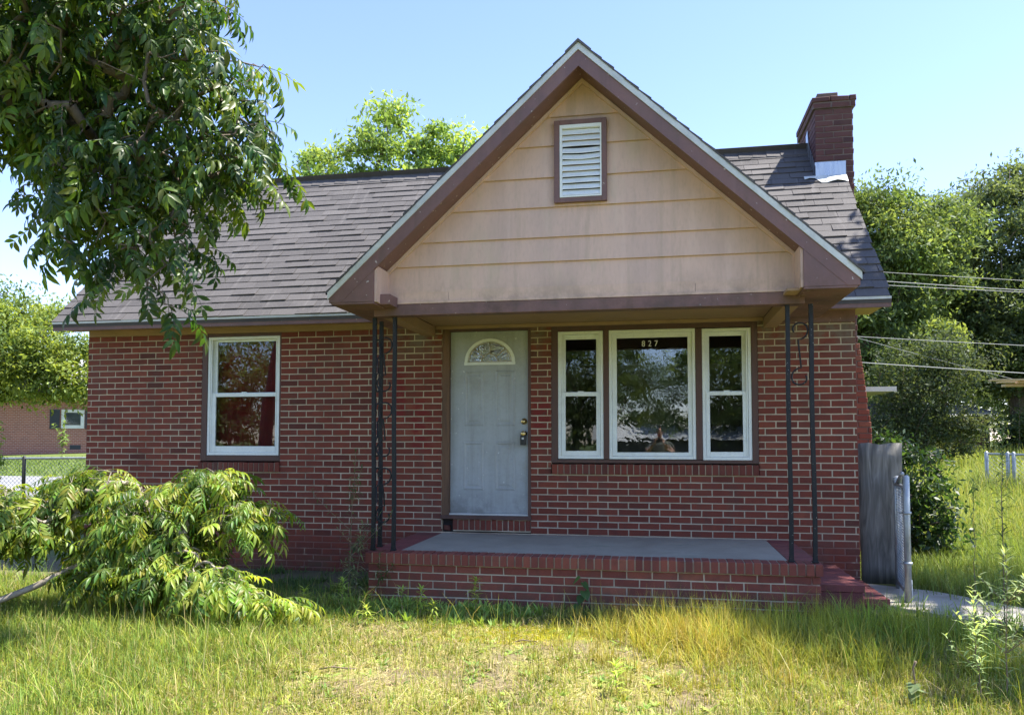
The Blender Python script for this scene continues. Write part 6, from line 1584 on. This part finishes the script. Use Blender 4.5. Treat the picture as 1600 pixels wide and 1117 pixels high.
tcc = pick(GOLD, n0, rg) * gold + pick(YG + GRN, n0, rg) * (1 - gold); bcc = pick(YG + YG + GRN, n0, rg) * 0.75
x, y, a, k = clump(x, y, 20, 0.045, rg); n = len(x)
lawn.add(*blades(x, y, hc[k] * rg.uniform(0.4, 1.3, n), 0.0032 + 0.0026 * rg.random(n), bcc[k] * 0.6 * rg.uniform(0.7, 1.2, (n, 1)), tcc[k] * rg.uniform(0.7, 1.25, (n, 1)), rg, 0.42, 0.6, 3, out=a))
# broad green blades along the porch and the steps
x, y = scatter(0.1, 2.9, -3.0, -1.0, 85, rg); f = fbm(x, y, 2.0, 51)
keep = rg.random(len(x)) < np.clip((f - 0.30) * 2.8, 0, 1) * np.clip((x - 0.05) / 0.9, 0, 1) * np.clip((y + 3.0) / 0.7, 0.1, 1); x, y = x[keep], y[keep]; n0 = len(x)
hc = 0.14 + 0.18 * rg.random(n0); cc = pick(GRN + LUSH, n0, rg)
x, y, a, k = clump(x, y, 15, 0.03, rg); n = len(x); t_ = cc[k] * rg.uniform(0.8, 1.2, (n, 1))
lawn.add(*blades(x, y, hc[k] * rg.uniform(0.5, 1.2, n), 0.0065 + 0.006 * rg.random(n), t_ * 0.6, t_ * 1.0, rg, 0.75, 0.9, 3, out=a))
# sparse dark cover in the shade against the porch and the wall
x, y = scatter(-4.6, 0.6, -2.15, -0.05, 4200, rg); f = fbm(x, y, 3.0, 61)
keep = rg.random(len(x)) < np.clip((f - 0.40) * 3.0, 0, 1); x, y = x[keep], y[keep]; n = len(x)
t_ = pick([(0.10, 0.17, 0.05), (0.13, 0.21, 0.055), (0.08, 0.14, 0.045)], n, rg); lawn.add(*blades(x, y, 0.03 + 0.09 * rg.random(n), 0.006 + 0.008 * rg.random(n), t_ * 0.8, t_, rg, 1.0, 0.6))
lawn.build('grass', 'dry golden and green lawn grass in front of the porch')
yard = Acc()
# tall grass of the side yard, thinning with distance
for (y0, y1, dens, hh, ww) in ((-1.0, 2.5, 1500, 0.24, 0.006), (2.5, 6, 900, 0.36, 0.009), (6, 11, 480, 0.42, 0.013), (11, 21, 190, 0.45, 0.022)):
    x, y = scatter(1.9, 16.0, y0, y1, dens, rg, 500)
    px, dp = proj_np(x, y, 0.3); k = (px > 1300) & ~((y < 0.35) & (x < 2.3)); x, y = x[k], y[k]; n = len(x)
    if y0 < 0: 
        k = (x + y * 0.9 > 2.4) | (rg.random(n) < 0.25); x, y = x[k], y[k]; n = len(x)
    f = fbm(x, y, 0.9, 71)
    t_ = pick([(0.30, 0.37, 0.075), (0.37, 0.43, 0.09), (0.24, 0.31, 0.06), (0.46, 0.44, 0.16), (0.20, 0.28, 0.06)], n, rg)
    if y0 < 2: t_ = t_ * 0.6 + pick(GRN, n, rg) * 0.5
    yard.add(*blades(x, y, hh * (0.5 + 0.9 * rg.random(n)) * (0.6 + 0.8 * f), ww * (0.6 + 0.7 * rg.random(n)), t_ * 0.40, t_ * 1.12, rg, 0.4, 0.8, 3))  # yard blades also carry painted shade at the base
# mown grass at the left beyond the fence
for (y0, y1, dens) in ((2.0, 6.2, 420), (10.6, 17.6, 120)):
    x, y = scatter(-24, -6.9, y0, y1, dens, rg, 400); px, dp = proj_np(x, y, 0.3); k = px < 170; x, y = x[k], y[k]; n = len(x)
    t_ = pick([(0.15, 0.23, 0.04), (0.19, 0.27, 0.045), (0.12, 0.19, 0.035)], n, rg); yard.add(*blades(x, y, 0.06 + 0.10 * rg.random(n), 0.016 + 0.012 * rg.random(n), t_ * 0.8, t_, rg, 0.6, 0.6))
yard.build('grass', 'tall bright green yard grass beside and behind the house')
# dead twigs lying on the lawn
for k, (x, y, l, a, lab) in enumerate(((-0.95, -2.72, 0.16, 0.2, 'dark dead twig on the mossy bare patch'), (-0.30, -2.62, 0.14, 2.6, 'short dead twig at the right of the moss'), (-2.0, -3.6, 0.24, 0.15, 'pale dead twig in the straw at the lower left'), (0.75, -3.55, 0.12, 2.2, 'curved dead twig near the lower right grass'))):
    mm = MB(); mm.tube([(-l / 2, 0, 0.004), (-l / 6, 0.012, 0.014), (l / 6, -0.006, 0.012), (l / 2, 0.01, 0.004)], [0.004, 0.006, 0.005, 0.003], 5); mm.tube([(-l / 6, 0.012, 0.014), (-l / 10, 0.045, 0.02)], [0.004, 0.002], 5)
    o = mm.build('twig', 'twig_dead', None, True); o.location = (x, y, 0.012); o.rotation_euler.z = a; tag(o, lab, 'twig', 'twigs on the lawn')

# ------------------------------------------------------------------ the photographer, mirrored in the picture window
def person():
    V = []; E = []; Rr = []
    def j(p, r, par=None):
        V.append(p); Rr.append(r)
        if par is not None: E.append((par, len(V) - 1))
        return len(V) - 1
    y0 = -8.80
    pel = j((0.0, y0, 0.94), 0.145); wa = j((0.0, y0, 1.06), 0.135, pel); ch = j((0, y0 - 0.01, 1.26), 0.15, wa); nb = j((0, y0 + 0.0, 1.43), 0.075, ch); nk = j((0, y0 + 0.02, 1.50), 0.052, nb)
    h1 = j((0, y0 + 0.04, 1.58), 0.075, nk); h2 = j((0, y0 + 0.035, 1.66), 0.088, h1); j((0, y0 + 0.02, 1.73), 0.06, h2)
    for s in (-1, 1):
        hip = j((s * 0.095, y0, 0.90), 0.095, pel); kn = j((s * 0.11, y0 + 0.02, 0.50), 0.062, hip); an = j((s * 0.12, y0 - 0.01, 0.09), 0.042, kn); he = j((s * 0.125, y0 + 0.05, 0.04), 0.042, an); j((s * 0.14, y0 + 0.17, 0.03), 0.034, he)
        sh = j((s * 0.185, y0, 1.40), 0.062, ch); el = j((s * 0.27, y0 + 0.11, 1.17), 0.042, sh); wr = j((s * 0.125, y0 + 0.36, 1.36), 0.028, el)
        pa = j((s * 0.098, y0 + 0.415, 1.405), 0.030, wr)
        for q, (dz, ln) in enumerate(((0.055, 0.9), (0.038, 1.0), (0.018, 0.95), (0.0, 0.75))):
            k = j((s * 0.088, y0 + 0.44, 1.41 + dz), 0.010, pa); k2 = j((s * (0.088 - 0.012 * ln), y0 + 0.462, 1.415 + dz * 1.1), 0.009, k); j((s * (0.088 - 0.034 * ln), y0 + 0.468, 1.418 + dz * 1.1), 0.008, k2)
        th = j((s * 0.085, y0 + 0.40, 1.44), 0.012, pa); j((s * 0.066, y0 + 0.425, 1.47), 0.010, th)
    me = bpy.data.meshes.new('body'); me.from_pydata(V, E, []); ob = bpy.data.objects.new('body', me); COL.objects.link(ob)
    sk = ob.modifiers.new('skin', 'SKIN'); sk.use_smooth_shade = True
    for i, sv in enumerate(me.skin_vertices[0].data): sv.radius = (Rr[i], Rr[i] * (0.72 if i in (0, 1, 2) else 1)); sv.use_root = (i == 0)
    ss = ob.modifiers.new('sub', 'SUBSURF'); ss.levels = 2; ss.render_levels = 2
    dg = bpy.context.evaluated_depsgraph_get(); res = bpy.data.meshes.new_from_object(ob.evaluated_get(dg)); bpy.data.objects.remove(ob)
    res.materials.clear()
    for mn in ('skin', 'shirt', 'trousers', 'phone_black'): res.materials.append(MATS[mn])
    for p in res.polygons:
        c = p.center; k = 0
        if c.z < 0.10: k = 3
        elif c.z < 0.98 and abs(c.x) < 0.26: k = 2
        elif c.z < 1.475 and c.y < -8.80 + 0.10 and not (c.z > 1.44 and abs(c.x) < 0.07 and c.y > -8.74): k = 1
        p.material_index = k; p.use_smooth = True
    t = thing('person', 'person in patterned shirt holding up a phone, mirrored in the picture window', 'person', (0, y0, 0))
    b = link('body', res, t); b.location = (0, -y0, 0)
    mm = MB(); n = 12
    for i in range(5):
        pass
    vs = []; rows = 6
    for i in range(rows + 1):
        ph = R(90 - i * 17)
        for k in range(n): a = 2 * math.pi * k / n; vs.append((0.092 * math.cos(ph) * math.cos(a), 0.02 + 0.10 * math.cos(ph) * math.sin(a) - 0.012, 1.665 + 0.105 * math.sin(ph)))
    mm.add(vs, [(i * n + k, (i + 1) * n + k, (i + 1) * n + (k + 1) % n, i * n + (k + 1) % n) for i in range(rows) for k in range(n) if not (i >= 2 and 1 <= k <= 4)])
    h = mm.build('hair', 'hair', t, True); sm = h.modifiers.new('thick', 'SOLIDIFY'); sm.thickness = 0.012
    mm = MB(); mm.add([(-0.014, 0.115, 1.585), (0.014, 0.115, 1.585), (0.0, 0.145, 1.59), (0, 0.112, 1.64)], [(0, 1, 2), (0, 2, 3), (1, 3, 2)]); mm.build('nose', 'skin', t, True)
    for s in (-1, 1):
        mm = MB(); mm.tube([(s * 0.034 - 0.012, 0.113, 1.632), (s * 0.034, 0.119, 1.634), (s * 0.034 + 0.012, 0.113, 1.632)], [0.002, 0.007, 0.002], 6); mm.build('eye', 'hair', t, True)
        mm = MB(); mm.tube([(s * 0.088, 0.03, 1.60), (s * 0.098, 0.025, 1.625), (s * 0.094, 0.03, 1.65)], [0.008, 0.014, 0.008], 6); mm.build('ear', 'skin', t, True)
    mm = MB(); mm.tube([(-0.025, 0.108, 1.555), (0, 0.116, 1.553), (0.025, 0.108, 1.555)], [0.002, 0.005, 0.002], 6); mm.build('mouth', 'red_cloth', t, True)
    ph = MB(); ph.box(-0.078, 0.078, -8.357, -8.349, 1.408, 1.484); o = ph.build('phone', 'phone_black', None, False, 0.004)
    tag(o, 'phone held up in both hands by the mirrored person', 'phone')
person()
print('objects', len(bpy.data.objects))
